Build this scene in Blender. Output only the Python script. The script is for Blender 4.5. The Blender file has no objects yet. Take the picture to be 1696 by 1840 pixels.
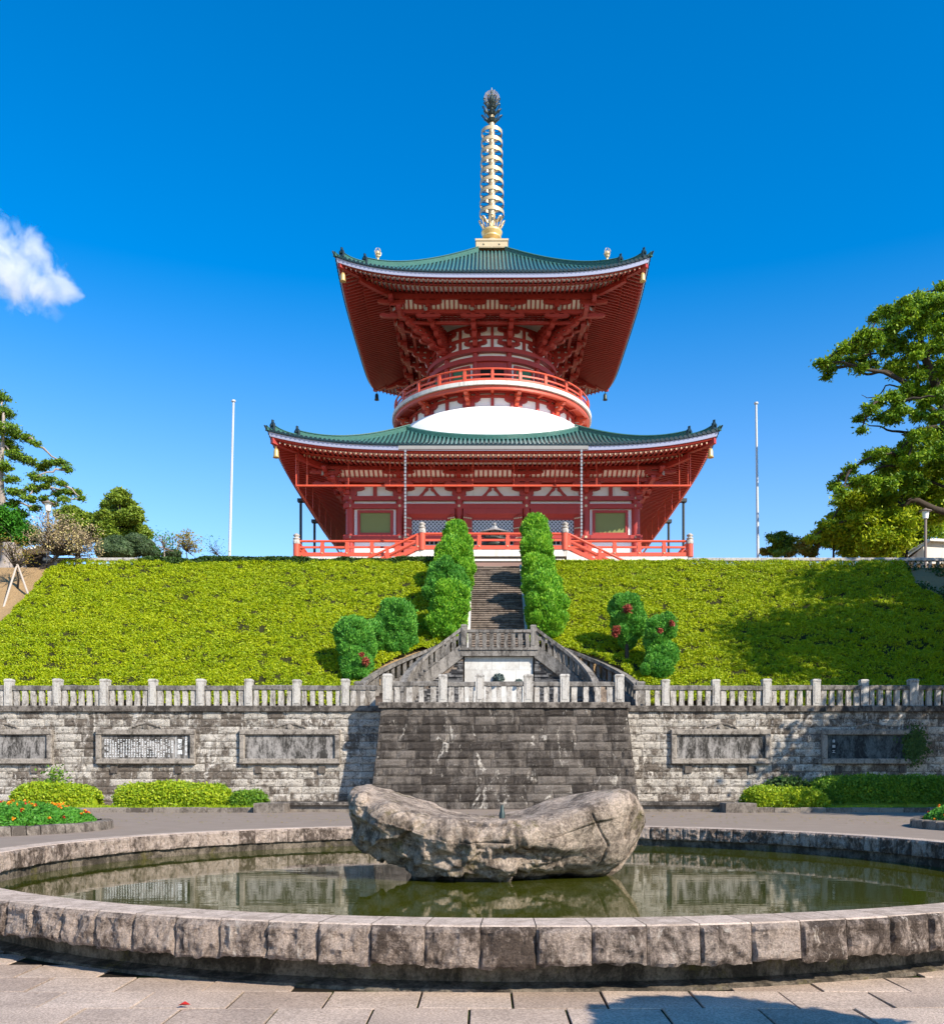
EXPOSURE = .66; SUN = 5.0; SKY_STR = .15; SKY_SAT = 1.45; SKY_HUE = .500; SKY_VAL = 1.06; SKY_SAT_LOW = 1.03
import bpy, math, random
import numpy as np
from math import sin, cos, pi, sqrt, radians, atan2
random.seed(7); RNG = np.random.default_rng(11)
SC = bpy.context.scene; COL = SC.collection
# ------------------------------------------------------------------ camera frame (1696 x 1840 photo)
F = 1720.0; PX = 871.0; PY = 1400.0; EYE = 1.15
def wx(x, Y): return (x - PX) * Y / F
def wz(y, Y): return EYE + (PY - y) * Y / F
cam = bpy.data.cameras.new('camera'); co = bpy.data.objects.new('camera', cam); COL.objects.link(co)
co.location = (0, 0, EYE); co.rotation_euler = (pi/2, 0, 0)
cam.sensor_fit = 'VERTICAL'; cam.sensor_height = 24; cam.lens = F/1840*24
cam.shift_x = -(PX-848)/1840; cam.shift_y = (PY-920)/1840
cam.clip_start = .1; cam.clip_end = 6000
SC.camera = co
SC.view_settings.view_transform = 'Standard'; SC.view_settings.look = 'None'
SC.view_settings.exposure = EXPOSURE; SC.view_settings.gamma = 1
# ------------------------------------------------------------------ light
EL, AZ = radians(35.5), radians(45)
w = bpy.data.worlds.new('World'); SC.world = w; w.use_nodes = True
nt = w.node_tree; bg = nt.nodes['Background']
sky = nt.nodes.new('ShaderNodeTexSky'); sky.sky_type = 'NISHITA'; sky.sun_disc = False
sky.sun_elevation = EL; sky.sun_rotation = pi - AZ; sky.altitude = 600; sky.air_density = 1.0; sky.dust_density = .15; sky.ozone_density = 3.0
hs = nt.nodes.new('ShaderNodeHueSaturation'); hs.inputs['Hue'].default_value = SKY_HUE; hs.inputs['Saturation'].default_value = SKY_SAT; hs.inputs['Value'].default_value = SKY_VAL
tg = nt.nodes.new('ShaderNodeTexCoord'); sx_ = nt.nodes.new('ShaderNodeSeparateXYZ'); nt.links.new(tg.outputs['Generated'], sx_.inputs[0])
mr = nt.nodes.new('ShaderNodeMapRange'); mr.inputs['From Min'].default_value = .04; mr.inputs['From Max'].default_value = .53; mr.interpolation_type = 'SMOOTHSTEP'; mr.inputs['To Min'].default_value = SKY_SAT_LOW; mr.inputs['To Max'].default_value = SKY_SAT
nt.links.new(sx_.outputs[2], mr.inputs['Value']); nt.links.new(mr.outputs[0], hs.inputs['Saturation'])
nt.links.new(sky.outputs[0], hs.inputs['Color']); nt.links.new(hs.outputs[0], bg.inputs['Color'])
bg.inputs['Strength'].default_value = SKY_STR
sun = bpy.data.lights.new('sun', 'SUN'); sun.energy = SUN; sun.angle = radians(.53); sun.color = (1, .92, .79)
so = bpy.data.objects.new('sun', sun); COL.objects.link(so)
from mathutils import Vector
sd = Vector((sin(AZ)*cos(EL), -cos(AZ)*cos(EL), sin(EL)))
so.rotation_euler = sd.to_track_quat('Z', 'Y').to_euler(); so.location = (30, -30, 60)
# ------------------------------------------------------------------ materials
def srgb(r, g, b):
    f = lambda c: (c/255/12.92) if c/255 <= .04045 else ((c/255+.055)/1.055)**2.4
    return (f(r), f(g), f(b))
class M:
    def __init__(s, name, rough=.7, spec=.4, metal=0):
        s.m = bpy.data.materials.new(name); s.m.use_nodes = True; s.t = s.m.node_tree
        s.p = s.t.nodes['Principled BSDF']; s.out = s.t.nodes['Material Output']
        s.p.inputs['Roughness'].default_value = rough; s.p.inputs['Specular IOR Level'].default_value = spec
        s.p.inputs['Metallic'].default_value = metal; s.tc = s.t.nodes.new('ShaderNodeTexCoord')
    def n(s, t, **k):
        nd = s.t.nodes.new('ShaderNode'+t)
        for a, b in k.items(): setattr(nd, a, b)
        return nd
    def l(s, a, b): s.t.links.new(a, b)
    def co(s, sc=(1,1,1)):
        mp = s.n('Mapping'); mp.inputs['Scale'].default_value = sc
        s.l(s.tc.outputs['Object'], mp.inputs['Vector']); return mp.outputs[0]
    def noise(s, scale=1, sc=(1,1,1), detail=5, rough=.6, dist=0):
        nd = s.n('TexNoise'); nd.inputs['Scale'].default_value = scale; nd.inputs['Detail'].default_value = detail
        nd.inputs['Roughness'].default_value = rough; nd.inputs['Distortion'].default_value = dist
        s.l(s.co(sc), nd.inputs['Vector']); return nd.outputs['Fac']
    def island(s): return s.n('NewGeometry').outputs['Random Per Island']
    def ramp(s, fac, stops):
        r = s.n('ValToRGB'); e = r.color_ramp.elements
        while len(e) < len(stops): e.new(.5)
        for el, (p, c) in zip(e, stops): el.position = p; el.color = (*c, 1) if len(c) == 3 else c
        s.l(fac, r.inputs[0]); return r.outputs[0]
    def mix(s, fac, a, b, mode='MIX'):
        x = s.n('Mix'); x.data_type = 'RGBA'; x.blend_type = mode
        for i, v in ((0, fac), (6, a), (7, b)):
            if hasattr(v, 'links'): s.l(v, x.inputs[i])
            else: x.inputs[i].default_value = v if i == 0 else (*v, 1)
        return x.outputs[2]
    def math(s, op, a, b=0, c=None, clamp=False):
        x = s.n('Math'); x.operation = op; x.use_clamp = clamp
        for i, v in enumerate((a, b) if c is None else (a, b, c)):
            if hasattr(v, 'links'): s.l(v, x.inputs[i])
            else: x.inputs[i].default_value = v
        return x.outputs[0]
    def color(s, c):
        if hasattr(c, 'links'): s.l(c, s.p.inputs['Base Color'])
        else: s.p.inputs['Base Color'].default_value = (*c, 1)
        return s
    def bump(s, h, dist=.02, strength=1):
        b = s.n('Bump'); b.inputs['Distance'].default_value = dist; b.inputs['Strength'].default_value = strength
        s.l(h, b.inputs['Height']); s.l(b.outputs[0], s.p.inputs['Normal']); return s
def g(v, k=1.0): return (v*k, v*k*.98, v*k*.95)
MT = {}
def simple(name, c, rough=.6, spec=.4, var=.15, scale=2, metal=0, bump=0, bscale=8):
    m = M(name, rough, spec, metal); c = tuple(c)
    m.color(m.mix(m.noise(scale), tuple(x*(1-var) for x in c), tuple(min(1, x*(1+var)) for x in c)))
    if bump: m.bump(m.noise(bscale), bump)
    MT[name] = m.m; return m.m
def red(name, c):
    m = M(name, .45, .4)
    a = m.mix(m.noise(.7, detail=3), tuple(x*.86 for x in c), tuple(x*1.1 for x in c))
    d = m.ramp(m.noise(5, (1,1,.35), 6, .7), [(.52, (1,1,1)), (.75, (.78,.74,.72))])
    m.color(m.mix(1, a, d, 'MULTIPLY')); MT[name] = m.m
red('shaded_red', (.37, .036, .026))  # pagoda red darkened in colour for the shade under the eaves
red('red_rail', (.62, .092, .045))  # same red made brighter in colour, as the sunlit rails look
simple('red_door', (.33, .035, .022), .5)
simple('white_board', (.86, .80, .72), .7, .2, .04)
m = M('white_plaster', .7, .2); m.color(m.mix(m.ramp(m.noise(1.3, (3,3,.25), 6, .7), [(.55, (0,0,0)), (.8, (1,1,1))]), (.88,.88,.87), (.74,.72,.68))); MT['white_plaster'] = m.m
simple('eave_copper', (.40,.43,.60), .5, .4, .05)
simple('white_dome', (.90, .89, .87), .6, .2, .03, .3)
m = M('roof_tile', .32, .6)
m.color(m.mix(m.island(), m.mix(m.noise(.9, detail=5), (.030,.110,.105), (.055,.165,.150)), m.mix(m.noise(3), (.035,.120,.112), (.075,.200,.185)))); MT['roof_tile'] = m.m
simple('roof_pan', (.006, .020, .022), .4, .5, .3)  # pans coloured darker so the gaps between tile rows look shadowed
m = M('ridge_tile', .38, .5)
zz = m.n('TexWave', wave_type='BANDS', bands_direction='Z'); zz.inputs['Scale'].default_value = 3.2; zz.inputs['Distortion'].default_value = .3
m.l(m.co(), zz.inputs['Vector'])
m.color(m.mix(m.noise(1.5), (.028,.105,.085), (.060,.175,.140))); m.bump(zz.outputs['Fac'], .03); MT['ridge_tile'] = m.m
simple('dark_bronze', (.035, .055, .05), .45, .5, .3, 4, .3)
simple('gilt', (.72, .52, .22), .38, .5, .15, 3, .35)
simple('pale_gilt', (.60, .46, .27), .4, .5, .2, 1.5, .25)
simple('bell_gilt', (.62, .42, .16), .4, .5, .12, 3, .3)
simple('window_green', (.20, .23, .075), .55, .3, .06)
simple('window_dark_green', (.05, .16, .085), .55, .3, .06)
m = M('lattice', .6, .3)
x1 = m.n('TexWave', wave_type='BANDS', bands_direction='DIAGONAL'); x1.inputs['Scale'].default_value = 1.9
m.l(m.co((1, 0, 1)), x1.inputs['Vector'])
x2 = m.n('TexWave', wave_type='BANDS', bands_direction='DIAGONAL'); x2.inputs['Scale'].default_value = 1.9
m.l(m.co((-1, 0, 1)), x2.inputs['Vector'])
s_ = m.math('GREATER_THAN', m.math('MAXIMUM', x1.outputs['Fac'], x2.outputs['Fac']), .60)
m.color(m.mix(s_, (.02,.035,.05), (.42,.46,.5))); MT['lattice'] = m.m
simple('dark_void', (.02, .018, .018), .8, .1)  # near-black colour paints in the darkness of unlit openings
simple('grey_metal', (.30, .29, .28), .45, .5, .15)
simple('chain_metal', (.30, .30, .30), .4, .5, .4, 14, .4)
simple('black_pipe', (.03, .045, .05), .5, .4)
m = M('podium_stone', .75, .3); m.color(m.mix(m.ramp(m.noise(1.6, (2,2,.3), 6, .7), [(.5, (0,0,0)), (.72, (1,1,1))]), (.72,.68,.62), (.42,.36,.31))); MT['podium_stone'] = m.m
simple('brown_stone', (.26, .16, .13), .7, .3, .25, .8)
simple('white_pole', (.52, .53, .55), .4, .4, .06)
simple('lamp_glass', (.85, .85, .83), .4, .4, .02)
simple('lamp_metal', (.22, .17, .15), .5, .4)

def stone(name, light, dark, dk=.5, sc=1.0, streak=1.0, bump=.03, isl=.25, white=None, rough=.85, wthr=.56, moss=0, pit=0, con=.085, grain=1.0):
    """weathered stone: per-block tone, rain streaks, grain, lichen patches, pits"""
    m = M(name, rough, .2)
    t = m.math('MULTIPLY_ADD', m.noise(2.0*sc, (1,1,.3 if streak > .6 else .7), 10, .74, .5), 1.0, m.math('MULTIPLY', m.math('SUBTRACT', m.island(), .5), isl*.6))
    t = m.math('ADD', t, m.math('MULTIPLY', m.math('SUBTRACT', m.noise(8.5*sc, (1,1,.6), 8, .75), .5), .55))
    c = m.ramp(t, [(max(0, dk-con), dark), (min(1, dk+con*1.3), light)])
    fine = m.ramp(m.noise(30*sc, detail=8, rough=.8), [(.36, (1-.5*grain,)*3), (.52, (1,1,1)), (.66, (1+.35*grain,)*3)])
    c = m.mix(1, c, fine, 'MULTIPLY')
    if white:
        wv = m.ramp(m.noise(2.6*sc, (1,1,.35), 9, .78, .9), [(wthr, (0,0,0)), (wthr+.05, (1,1,1))]); c = m.mix(wv, c, white)
    if pit:
        v = m.ramp(m.noise(6.5*sc, (1,1,1.3), 6, .8, 1.5), [(.405, (1,1,1)), (.45, (0,0,0))]); c = m.mix(m.math('MULTIPLY', v, pit), c, (.045,.037,.030))
    if name == 'boulder_stone':
        sp_ = m.n('SeparateXYZ'); m.l(m.tc.outputs['Object'], sp_.inputs[0]); wv = m.ramp(m.math('ADD', sp_.outputs[2], m.math('MULTIPLY', m.noise(3, detail=5), .10)), [(0, (0,0,0)), (1, (1,1,1))]); wet = m.math('LESS_THAN', m.math('ADD', sp_.outputs[2], m.math('MULTIPLY', m.noise(4, detail=5), .10)), -.345); c = m.mix(m.math('MULTIPLY', wet, .65), c, (.035,.030,.022))
    if moss:
        v = m.ramp(m.noise(1.3*sc, detail=9, rough=.82), [(.55, (0,0,0)), (.64, (1,1,1))]); c = m.mix(m.math('MULTIPLY', v, moss), c, (.12,.10,.02))
    m.color(c)
    h = m.math('ADD', m.noise(6*sc, detail=10, rough=.75), m.math('MULTIPLY', m.noise(34*sc, detail=6, rough=.75), .35)); m.bump(h, bump); MT[name] = m.m; return m.m
stone('wing_stone', (.53,.475,.41), (.16,.130,.105), .475, .9, .4, .10, .4, con=.06, white=(.64,.58,.51), wthr=.555, pit=.9)
stone('bastion_stone', (.160,.134,.113), (.052,.042,.035), .48, .8, .8, .09, .45, white=(.46,.41,.35), wthr=.585)
stone('mortar', (.10,.085,.072), (.045,.038,.032), .5)
stone('coping_stone', (.22,.188,.160), (.045,.037,.031), .52, 1.2, .5, .03, .15, white=(.42,.375,.325), wthr=.60)
stone('baluster_stone', (.52,.475,.425), (.15,.13,.112), .46, 2.2, .8, .03, .3)
stone('post_stone', (.50,.465,.42), (.17,.148,.128), .45, 2.0, .7, .02, .35)
stone('rail_stone', (.26,.235,.21), (.075,.066,.058), .48, 1.6, .9, .02, .15)
stone('pale_panel', (.62,.60,.56), (.46,.43,.39), .45, .6, .4, .003, .2, grain=.2)
stone('stair_stone', (.25,.195,.155), (.105,.080,.064), .5, 1.5, 1, .015, .45)
stone('slate_wall', (.19,.18,.175), (.035,.034,.036), .50, 1.6, .3, .04, .8)
stone('rim_stone', (.56,.435,.355), (.115,.083,.064), .48, 2.4, .4, .09, .3, white=(.66,.56,.47), wthr=.59)
stone('rim_top', (.56,.440,.355), (.36,.275,.215), .47, 3, .4, .008, .2)
stone('ledge_stone', (.20,.16,.12), (.045,.036,.026), .5, 1.2, .4, .02, .1, moss=.6)
stone('boulder_stone', (.60,.465,.36), (.15,.112,.084), .48, 1.1, .4, .10, 0, white=(.55,.45,.36), wthr=.585, moss=.8)
stone('kerb_stone', (.24,.20,.165), (.09,.073,.06), .48, 2, .4, .02, .35)
stone('tablet_stone', (.30,.275,.255), (.040,.036,.032), .50, 1.5, .8, .004, 0, grain=.4)
stone('tablet_dark', (.10,.12,.125), (.020,.023,.025), .50, 1.2, .8, .004, 0, grain=.4)
stone('frame_stone', (.34,.295,.25), (.095,.080,.066), .46, 2.2, .4, .03, .2)
simple('carving', (.80,.80,.80), .7, .2, .1, 10)
m = M('paving', .85, .25)
br = m.mix(m.noise(1.7, detail=6), (.195,.148,.113), (.30,.238,.19))
sp = m.ramp(m.noise(30, detail=3), [(.62, (1,1,1)), (.72, (1.5,1.4,1.25))])
m.color(m.mix(1, br, sp, 'MULTIPLY')); m.bump(m.noise(20, detail=6), .01); MT['plaza_asphalt'] = m.m
m = M('paver', .8, .3)
c = m.mix(m.island(), (.43,.330,.262), (.60,.475,.385))
c = m.mix(1, c, m.ramp(m.noise(1.6, detail=7, rough=.7), [(.3, (.72,.71,.70)), (.7, (1.12,1.1,1.08))]), 'MULTIPLY')
c = m.mix(1, c, m.ramp(m.noise(55, detail=6, rough=.85), [(.40, (.50,.48,.46)), (.60, (1.3,1.29,1.27))]), 'MULTIPLY')
m.color(c); m.bump(m.noise(90, detail=4, rough=.8), .006); MT['paver'] = m.m
m = M('joint_moss', .95, .1); m.color(m.ramp(m.noise(1.9, detail=8, rough=.8), [(.52, (.018,.014,.010)), (.60, (.035,.060,.008))])); MT['joint_moss'] = m.m
m = M('earth', .95, .1); m.color(m.mix(m.noise(3, detail=9, rough=.8), (.23,.145,.070), (.42,.285,.150))); m.bump(m.noise(9, detail=8), .08); MT['earth'] = m.m
m = M('water', .02, .5); m.p.inputs['IOR'].default_value = 1.38
m.color(m.mix(m.noise(.35, detail=4), (.034,.040,.003), (.060,.066,.006)))
m.bump(m.math('ADD', m.noise(1.8, (1,2.4,1), 2, .5), m.math('MULTIPLY', m.noise(9, (1,1.8,1), 2, .5), .10)), .0009); MT['water'] = m.m
def bark(name, a, b):
    m = M(name, .9, .15); n_ = m.noise(4, (2,2,.5), 8, .75); m.color(m.mix(n_, a, b)); m.bump(n_, .04); MT[name] = m.m
bark('bark', (.028,.021,.016), (.10,.078,.06)); bark('pale_bark', (.22,.18,.15), (.45,.38,.33)); bark('stake_wood', (.35,.29,.24), (.55,.47,.4))
def leaf(name, cols, trans=.25, nscale=.8, rough=.55):
    """colour from the leaf itself (random) and from broad patches of growth"""
    m = M(name, rough, .3)
    f = m.math('MULTIPLY_ADD', m.island(), .6, m.math('MULTIPLY', m.noise(nscale, detail=3), .6), clamp=True)
    k = len(cols); c = m.ramp(f, [(.12 + .78*i/(k-1), cc) for i, cc in enumerate(cols)])
    m.color(c)
    tr = m.n('BsdfTranslucent'); m.l(c, tr.inputs[0]); mx = m.n('MixShader'); mx.inputs[0].default_value = trans
    m.l(m.p.outputs[0], mx.inputs[1]); m.l(tr.outputs[0], mx.inputs[2]); m.l(mx.outputs[0], m.out.inputs[0])
    MT[name] = m.m
leaf('cover_leaf', [(.14,.24,.002), (.29,.38,.002), (.45,.49,.003)], .25, .5)
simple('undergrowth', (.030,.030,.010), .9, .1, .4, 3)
leaf('cypress_leaf', [(.05,.20,.014), (.14,.38,.024), (.34,.58,.035)], .25, 1.0)
leaf('cypress_deep', [(.035,.17,.022), (.09,.31,.038), (.20,.46,.05)], .22, 1.0)
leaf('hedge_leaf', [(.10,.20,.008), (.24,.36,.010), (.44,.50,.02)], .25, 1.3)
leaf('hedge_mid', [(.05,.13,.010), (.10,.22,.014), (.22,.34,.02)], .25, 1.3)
leaf('hedge_dark', [(.02,.055,.012), (.04,.09,.018), (.07,.13,.02)], .2, 1.3)
leaf('oak_leaf', [(.035,.10,.006), (.13,.25,.010), (.34,.46,.016)], .30, .35)
leaf('sun_leaf', [(.09,.19,.006), (.24,.35,.010), (.50,.54,.015)], .35, .35)
leaf('pine_leaf', [(.035,.10,.008), (.10,.20,.012), (.24,.34,.02)], .2, .5)
leaf('green_leaf', [(.015,.09,.006), (.035,.17,.008), (.09,.30,.015)], .25, .6)
leaf('conifer_leaf', [(.06,.12,.012), (.14,.22,.018), (.28,.36,.03)], .2, .5)
leaf('dome_leaf', [(.035,.065,.028), (.06,.10,.04), (.09,.14,.05)], .15, .5)
leaf('blossom_leaf', [(.20,.17,.10), (.46,.34,.22), (.62,.52,.18)], .25, .5)
leaf('rust_leaf', [(.16,.02,.015), (.32,.05,.035), (.40,.12,.06)], .2, 2)
leaf('bed_leaf', [(.03,.13,.012), (.06,.22,.018), (.12,.33,.03)], .25, 2)
leaf('marigold', [(.75,.10,.01), (.85,.26,.01), (.85,.40,.02)], .2, 9)
leaf('red_flower', [(.40,.012,.012), (.55,.03,.02)], .2, 9)
leaf('maple_leaf', [(.10,.14,.012), (.28,.26,.02), (.42,.24,.06)], .3, .8)
# ------------------------------------------------------------------ objects
def tag(o, label=None, cat=None, group=None, kind=None):
    if label: o['label'] = label
    if cat: o['category'] = cat
    if group: o['group'] = group
    if kind: o['kind'] = kind
    return o
def thing(name, loc, label, cat, group=None):
    o = bpy.data.objects.new(name, None); COL.objects.link(o); o.location = loc; o.empty_display_size = .3
    return tag(o, label, cat, group)
def link(name, me, mat, parent=None):
    if mat is not None: me.materials.append(MT[mat] if isinstance(mat, str) else mat)
    o = bpy.data.objects.new(name, me); COL.objects.link(o)
    if parent is not None:
        o.parent = parent
        if parent.type == 'EMPTY': o.location = -parent.location
    return o
ID = lambda p: p
class MB:
    def __init__(s, T=ID): s.v = []; s.f = []; s.T = T
    def add(s, vs, fs):
        b = len(s.v); T = s.T; s.v += [T(p) for p in vs]; s.f += [tuple(b+i for i in q) for q in fs]
    def box(s, x0, x1, y0, y1, z0, z1):
        s.add([(x0,y0,z0),(x1,y0,z0),(x1,y1,z0),(x0,y1,z0),(x0,y0,z1),(x1,y0,z1),(x1,y1,z1),(x0,y1,z1)],
              [(3,2,1,0),(4,5,6,7),(0,1,5,4),(1,2,6,5),(2,3,7,6),(3,0,4,7)])
    def cbox(s, cx, cy, z0, sx, sy, h, c=.0):
        """box on a base, with chamfered top edge c"""
        x0,x1,y0,y1 = cx-sx/2, cx+sx/2, cy-sy/2, cy+sy/2
        if not c: return s.box(x0,x1,y0,y1,z0,z0+h)
        L = lambda e, z: [(x0+e,y0+e,z),(x1-e,y0+e,z),(x1-e,y1-e,z),(x0+e,y1-e,z)]
        s.add(L(0,z0)+L(0,z0+h-c)+L(c,z0+h), [(3,2,1,0),(8,9,10,11)]+[(a+i, a+(i+1)%4, a+4+(i+1)%4, a+4+i) for a in (0,4) for i in range(4)])
    def prism(s, poly, fn, w0, w1):
        n = len(poly)
        s.add([fn(p, q, w0) for p, q in poly]+[fn(p, q, w1) for p, q in poly],
              [tuple(range(n))[::-1], tuple(range(n, 2*n))]+[(i, (i+1)%n, n+(i+1)%n, n+i) for i in range(n)])
    def tube(s, pts, r, n=8, cap=True):
        pts = [Vector(p) for p in pts]; rs = r if hasattr(r, '__len__') else [r]*len(pts); vs = []
        for i, p in enumerate(pts):
            t = (pts[min(i+1, len(pts)-1)]-pts[max(i-1, 0)]).normalized()
            a = Vector((0,0,1)) if abs(t.z) < .9 else Vector((1,0,0))
            u = t.cross(a).normalized(); v = t.cross(u)
            vs += [tuple(p+(u*cos(2*pi*k/n)+v*sin(2*pi*k/n))*rs[i]) for k in range(n)]
        fs = [(i*n+k, i*n+(k+1)%n, (i+1)*n+(k+1)%n, (i+1)*n+k) for i in range(len(pts)-1) for k in range(n)]
        if cap: fs += [tuple(range(n))[::-1], tuple(range((len(pts)-1)*n, len(pts)*n))]
        s.add(vs, fs)
    def lathe(s, prof, cx, cy, n=32, a0=0, a1=2*pi):
        full = abs(a1-a0-2*pi) < 1e-6; m_ = n if full else n+1
        vs = [(cx+r*sin(a0+(a1-a0)*k/n), cy-r*cos(a0+(a1-a0)*k/n), z) for r, z in prof for k in range(m_)]
        fs = [(i*m_+k, i*m_+(k+1)%m_, (i+1)*m_+(k+1)%m_, (i+1)*m_+k) for i in range(len(prof)-1) for k in range(n)]
        s.add(vs, fs)
    def build(s, name, mat, parent=None, smooth=False):
        me = bpy.data.meshes.new(name); me.from_pydata(s.v, [], s.f); me.update()
        if smooth: me.polygons.foreach_set('use_smooth', [True]*len(me.polygons))
        return link(name, me, mat, parent)
def frame(ox, oy, ang):
    c, s_ = cos(ang), sin(ang)
    return lambda p: (ox+p[0]*c-p[1]*s_, oy+p[0]*s_+p[1]*c, p[2])
def np_mesh(name, V, Q, mat, parent=None, smooth=False):
    """numpy quads/tris -> object"""
    me = bpy.data.meshes.new(name); k = Q.shape[1]
    me.vertices.add(len(V)); me.vertices.foreach_set('co', V.astype(np.float32).ravel())
    me.loops.add(Q.size); me.loops.foreach_set('vertex_index', Q.astype(np.int32).ravel())
    me.polygons.add(len(Q)); me.polygons.foreach_set('loop_start', np.arange(0, Q.size, k, dtype=np.int32))
    me.polygons.foreach_set('use_smooth', np.full(len(Q), smooth)); me.update(calc_edges=True); me.validate()
    return link(name, me, mat, parent)
def smooth_pts(pts, r, k=5):
    P = [np.array(p, float) for p in pts]; P = [2*P[0]-P[1]]+P+[2*P[-1]-P[-2]]; r = list(r); r = [r[0]]+r+[r[-1]]; o, q = [], []
    for i in range(1, len(P)-2):
        for j in range(k):
            t = j/k; a, b, c, d = P[i-1:i+3]; o.append(tuple(.5*((2*b)+(c-a)*t+(2*a-5*b+4*c-d)*t*t+(3*b-a-3*c+d)*t**3))); q.append(r[i]+(r[i+1]-r[i])*t)
    return o+[tuple(P[-2])], q+[r[-2]]
def hsh(i, j, k, s):
    h = (i*374761393 + j*668265263 + k*2147483647 + s*1274126177) & 0xffffffff
    h = ((h ^ (h >> 13)) * 1274126177) & 0xffffffff
    return ((h ^ (h >> 16)) & 0xffffff)/float(0xffffff)
def vnoise(x, y, z=0, s=0):
    x, y, z = np.broadcast_arrays(np.asarray(x, float), np.asarray(y, float), np.asarray(z, float))
    xi, yi, zi = (np.floor(a).astype(np.int64) for a in (x, y, z)); fx, fy, fz = x-xi, y-yi, z-zi
    fx, fy, fz = (a*a*(3-2*a) for a in (fx, fy, fz)); r = 0
    for a in (0, 1):
        for b in (0, 1):
            for c in (0, 1):
                r = r + hsh(xi+a, yi+b, zi+c, s)*(fx if a else 1-fx)*(fy if b else 1-fy)*(fz if c else 1-fz)
    return r
def fbm(x, y, z=0, o=4, s=0, ridged=False):
    t = 0; a = .5; x = np.asarray(x, float); y = np.asarray(y, float); z = np.asarray(z, float)
    for i in range(o):
        n_ = vnoise(x, y, z, s+i); t = t + a*((1-abs(2*n_-1)) if ridged else n_); a *= .5; x = x*2.03; y = y*2.03; z = z*2.03
    return t
def unit(v): return v/np.maximum(1e-9, np.linalg.norm(v, axis=-1, keepdims=True))
def leaves(name, P, size, mat, parent=None, N=None, nmix=.6, aspect=.45, D=None, dmix=.5):
    """one small pointed leaf (diamond of two triangles) per point"""
    n = len(P); R1 = unit(RNG.normal(size=(n, 3)))
    A = unit(RNG.normal(size=(n, 3)))
    if D is not None: A = unit(A*(1-dmix)+D*dmix)
    Nn = R1 if N is None else unit(R1*(1-nmix)+N*nmix)
    B = unit(np.cross(Nn, A)); A = unit(np.cross(B, Nn)) if D is None else A
    s_ = (size*(.6+.8*RNG.random(n)))[:, None]
    V = np.stack([P-A*s_*.5, P+B*s_*.5*aspect-A*s_*.05, P+A*s_*.5, P-B*s_*.5*aspect-A*s_*.05], 1).reshape(-1, 3)
    return np_mesh(name, V, np.arange(4*n).reshape(n, 4), mat, parent)
# ------------------------------------------------------------------ setting
AX = .61; PC = (.40, 15.9); RI, RO = 8.0, 8.43; WZ = -.46; LOW = -.55; WALLY = 38.5; TOPZ = 4.0
def struct(name, mb, mat, smooth=False): return tag(mb.build(name, mat, smooth=smooth), kind='structure')
mb = MB(); mb.add([(-2500,-900,-1.2),(2500,-900,-1.2),(2500,3000,-1.2),(-2500,3000,-1.2)], [(0,1,2,3)]); struct('ground', mb, 'earth')
def sheet(mb, pieces, z):
    for a, b, c, d in pieces: mb.add([(a[0],a[1],z),(b[0],b[1],z),(c[0],c[1],z),(d[0],d[1],z)], [(0,1,2,3)])
CUT = RO-.12; YS = 12.0
def around(z, lo, hi, far):
    """sheet with a round hole for the pool; far: the part beyond the step, else the near part"""
    mb = MB(); n = 96; xm = 45
    if far:
        ys = np.linspace(YS, PC[1], 24)
        for s in (-1, 1):
            for y0, y1 in zip(ys[:-1], ys[1:]):
                h0, h1 = sqrt(CUT**2-(y0-PC[1])**2), sqrt(CUT**2-(y1-PC[1])**2)
                q = [(PC[0]+s*h0,y0),(s*xm,y0),(s*xm,y1),(PC[0]+s*h1,y1)]
                sheet(mb, [q if s > 0 else q[::-1]], z)
        t = np.linspace(-pi/2, pi/2, n)
        for a0, a1 in zip(t[:-1], t[1:]):
            p0, p1 = ((PC[0]+CUT*sin(a), PC[1]+CUT*cos(a)) for a in (a0, a1)); sheet(mb, [(p0, p1, (p1[0],hi), (p0[0],hi))], z)
        sheet(mb, [((-xm,PC[1]),(PC[0]-CUT,PC[1]),(PC[0]-CUT,hi),(-xm,hi)), ((PC[0]+CUT,PC[1]),(xm,PC[1]),(xm,hi),(PC[0]+CUT,hi))], z)
        mb.box(-xm, PC[0]-sqrt(CUT**2-(YS-PC[1])**2), YS, YS+.3, LOW-.2, z-.004); mb.box(PC[0]+sqrt(CUT**2-(YS-PC[1])**2), xm, YS, YS+.3, LOW-.2, z-.004)
    return mb
struct('plaza', around(0, 0, 41, True), 'plaza_asphalt')
mb = MB(); mb.add([(-45,-25,LOW-.014),(45,-25,LOW-.014),(45,YS+.1,LOW-.014),(-45,YS+.1,LOW-.014)], [(0,1,2,3)]); struct('joint_bed', mb, 'joint_moss')
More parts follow.
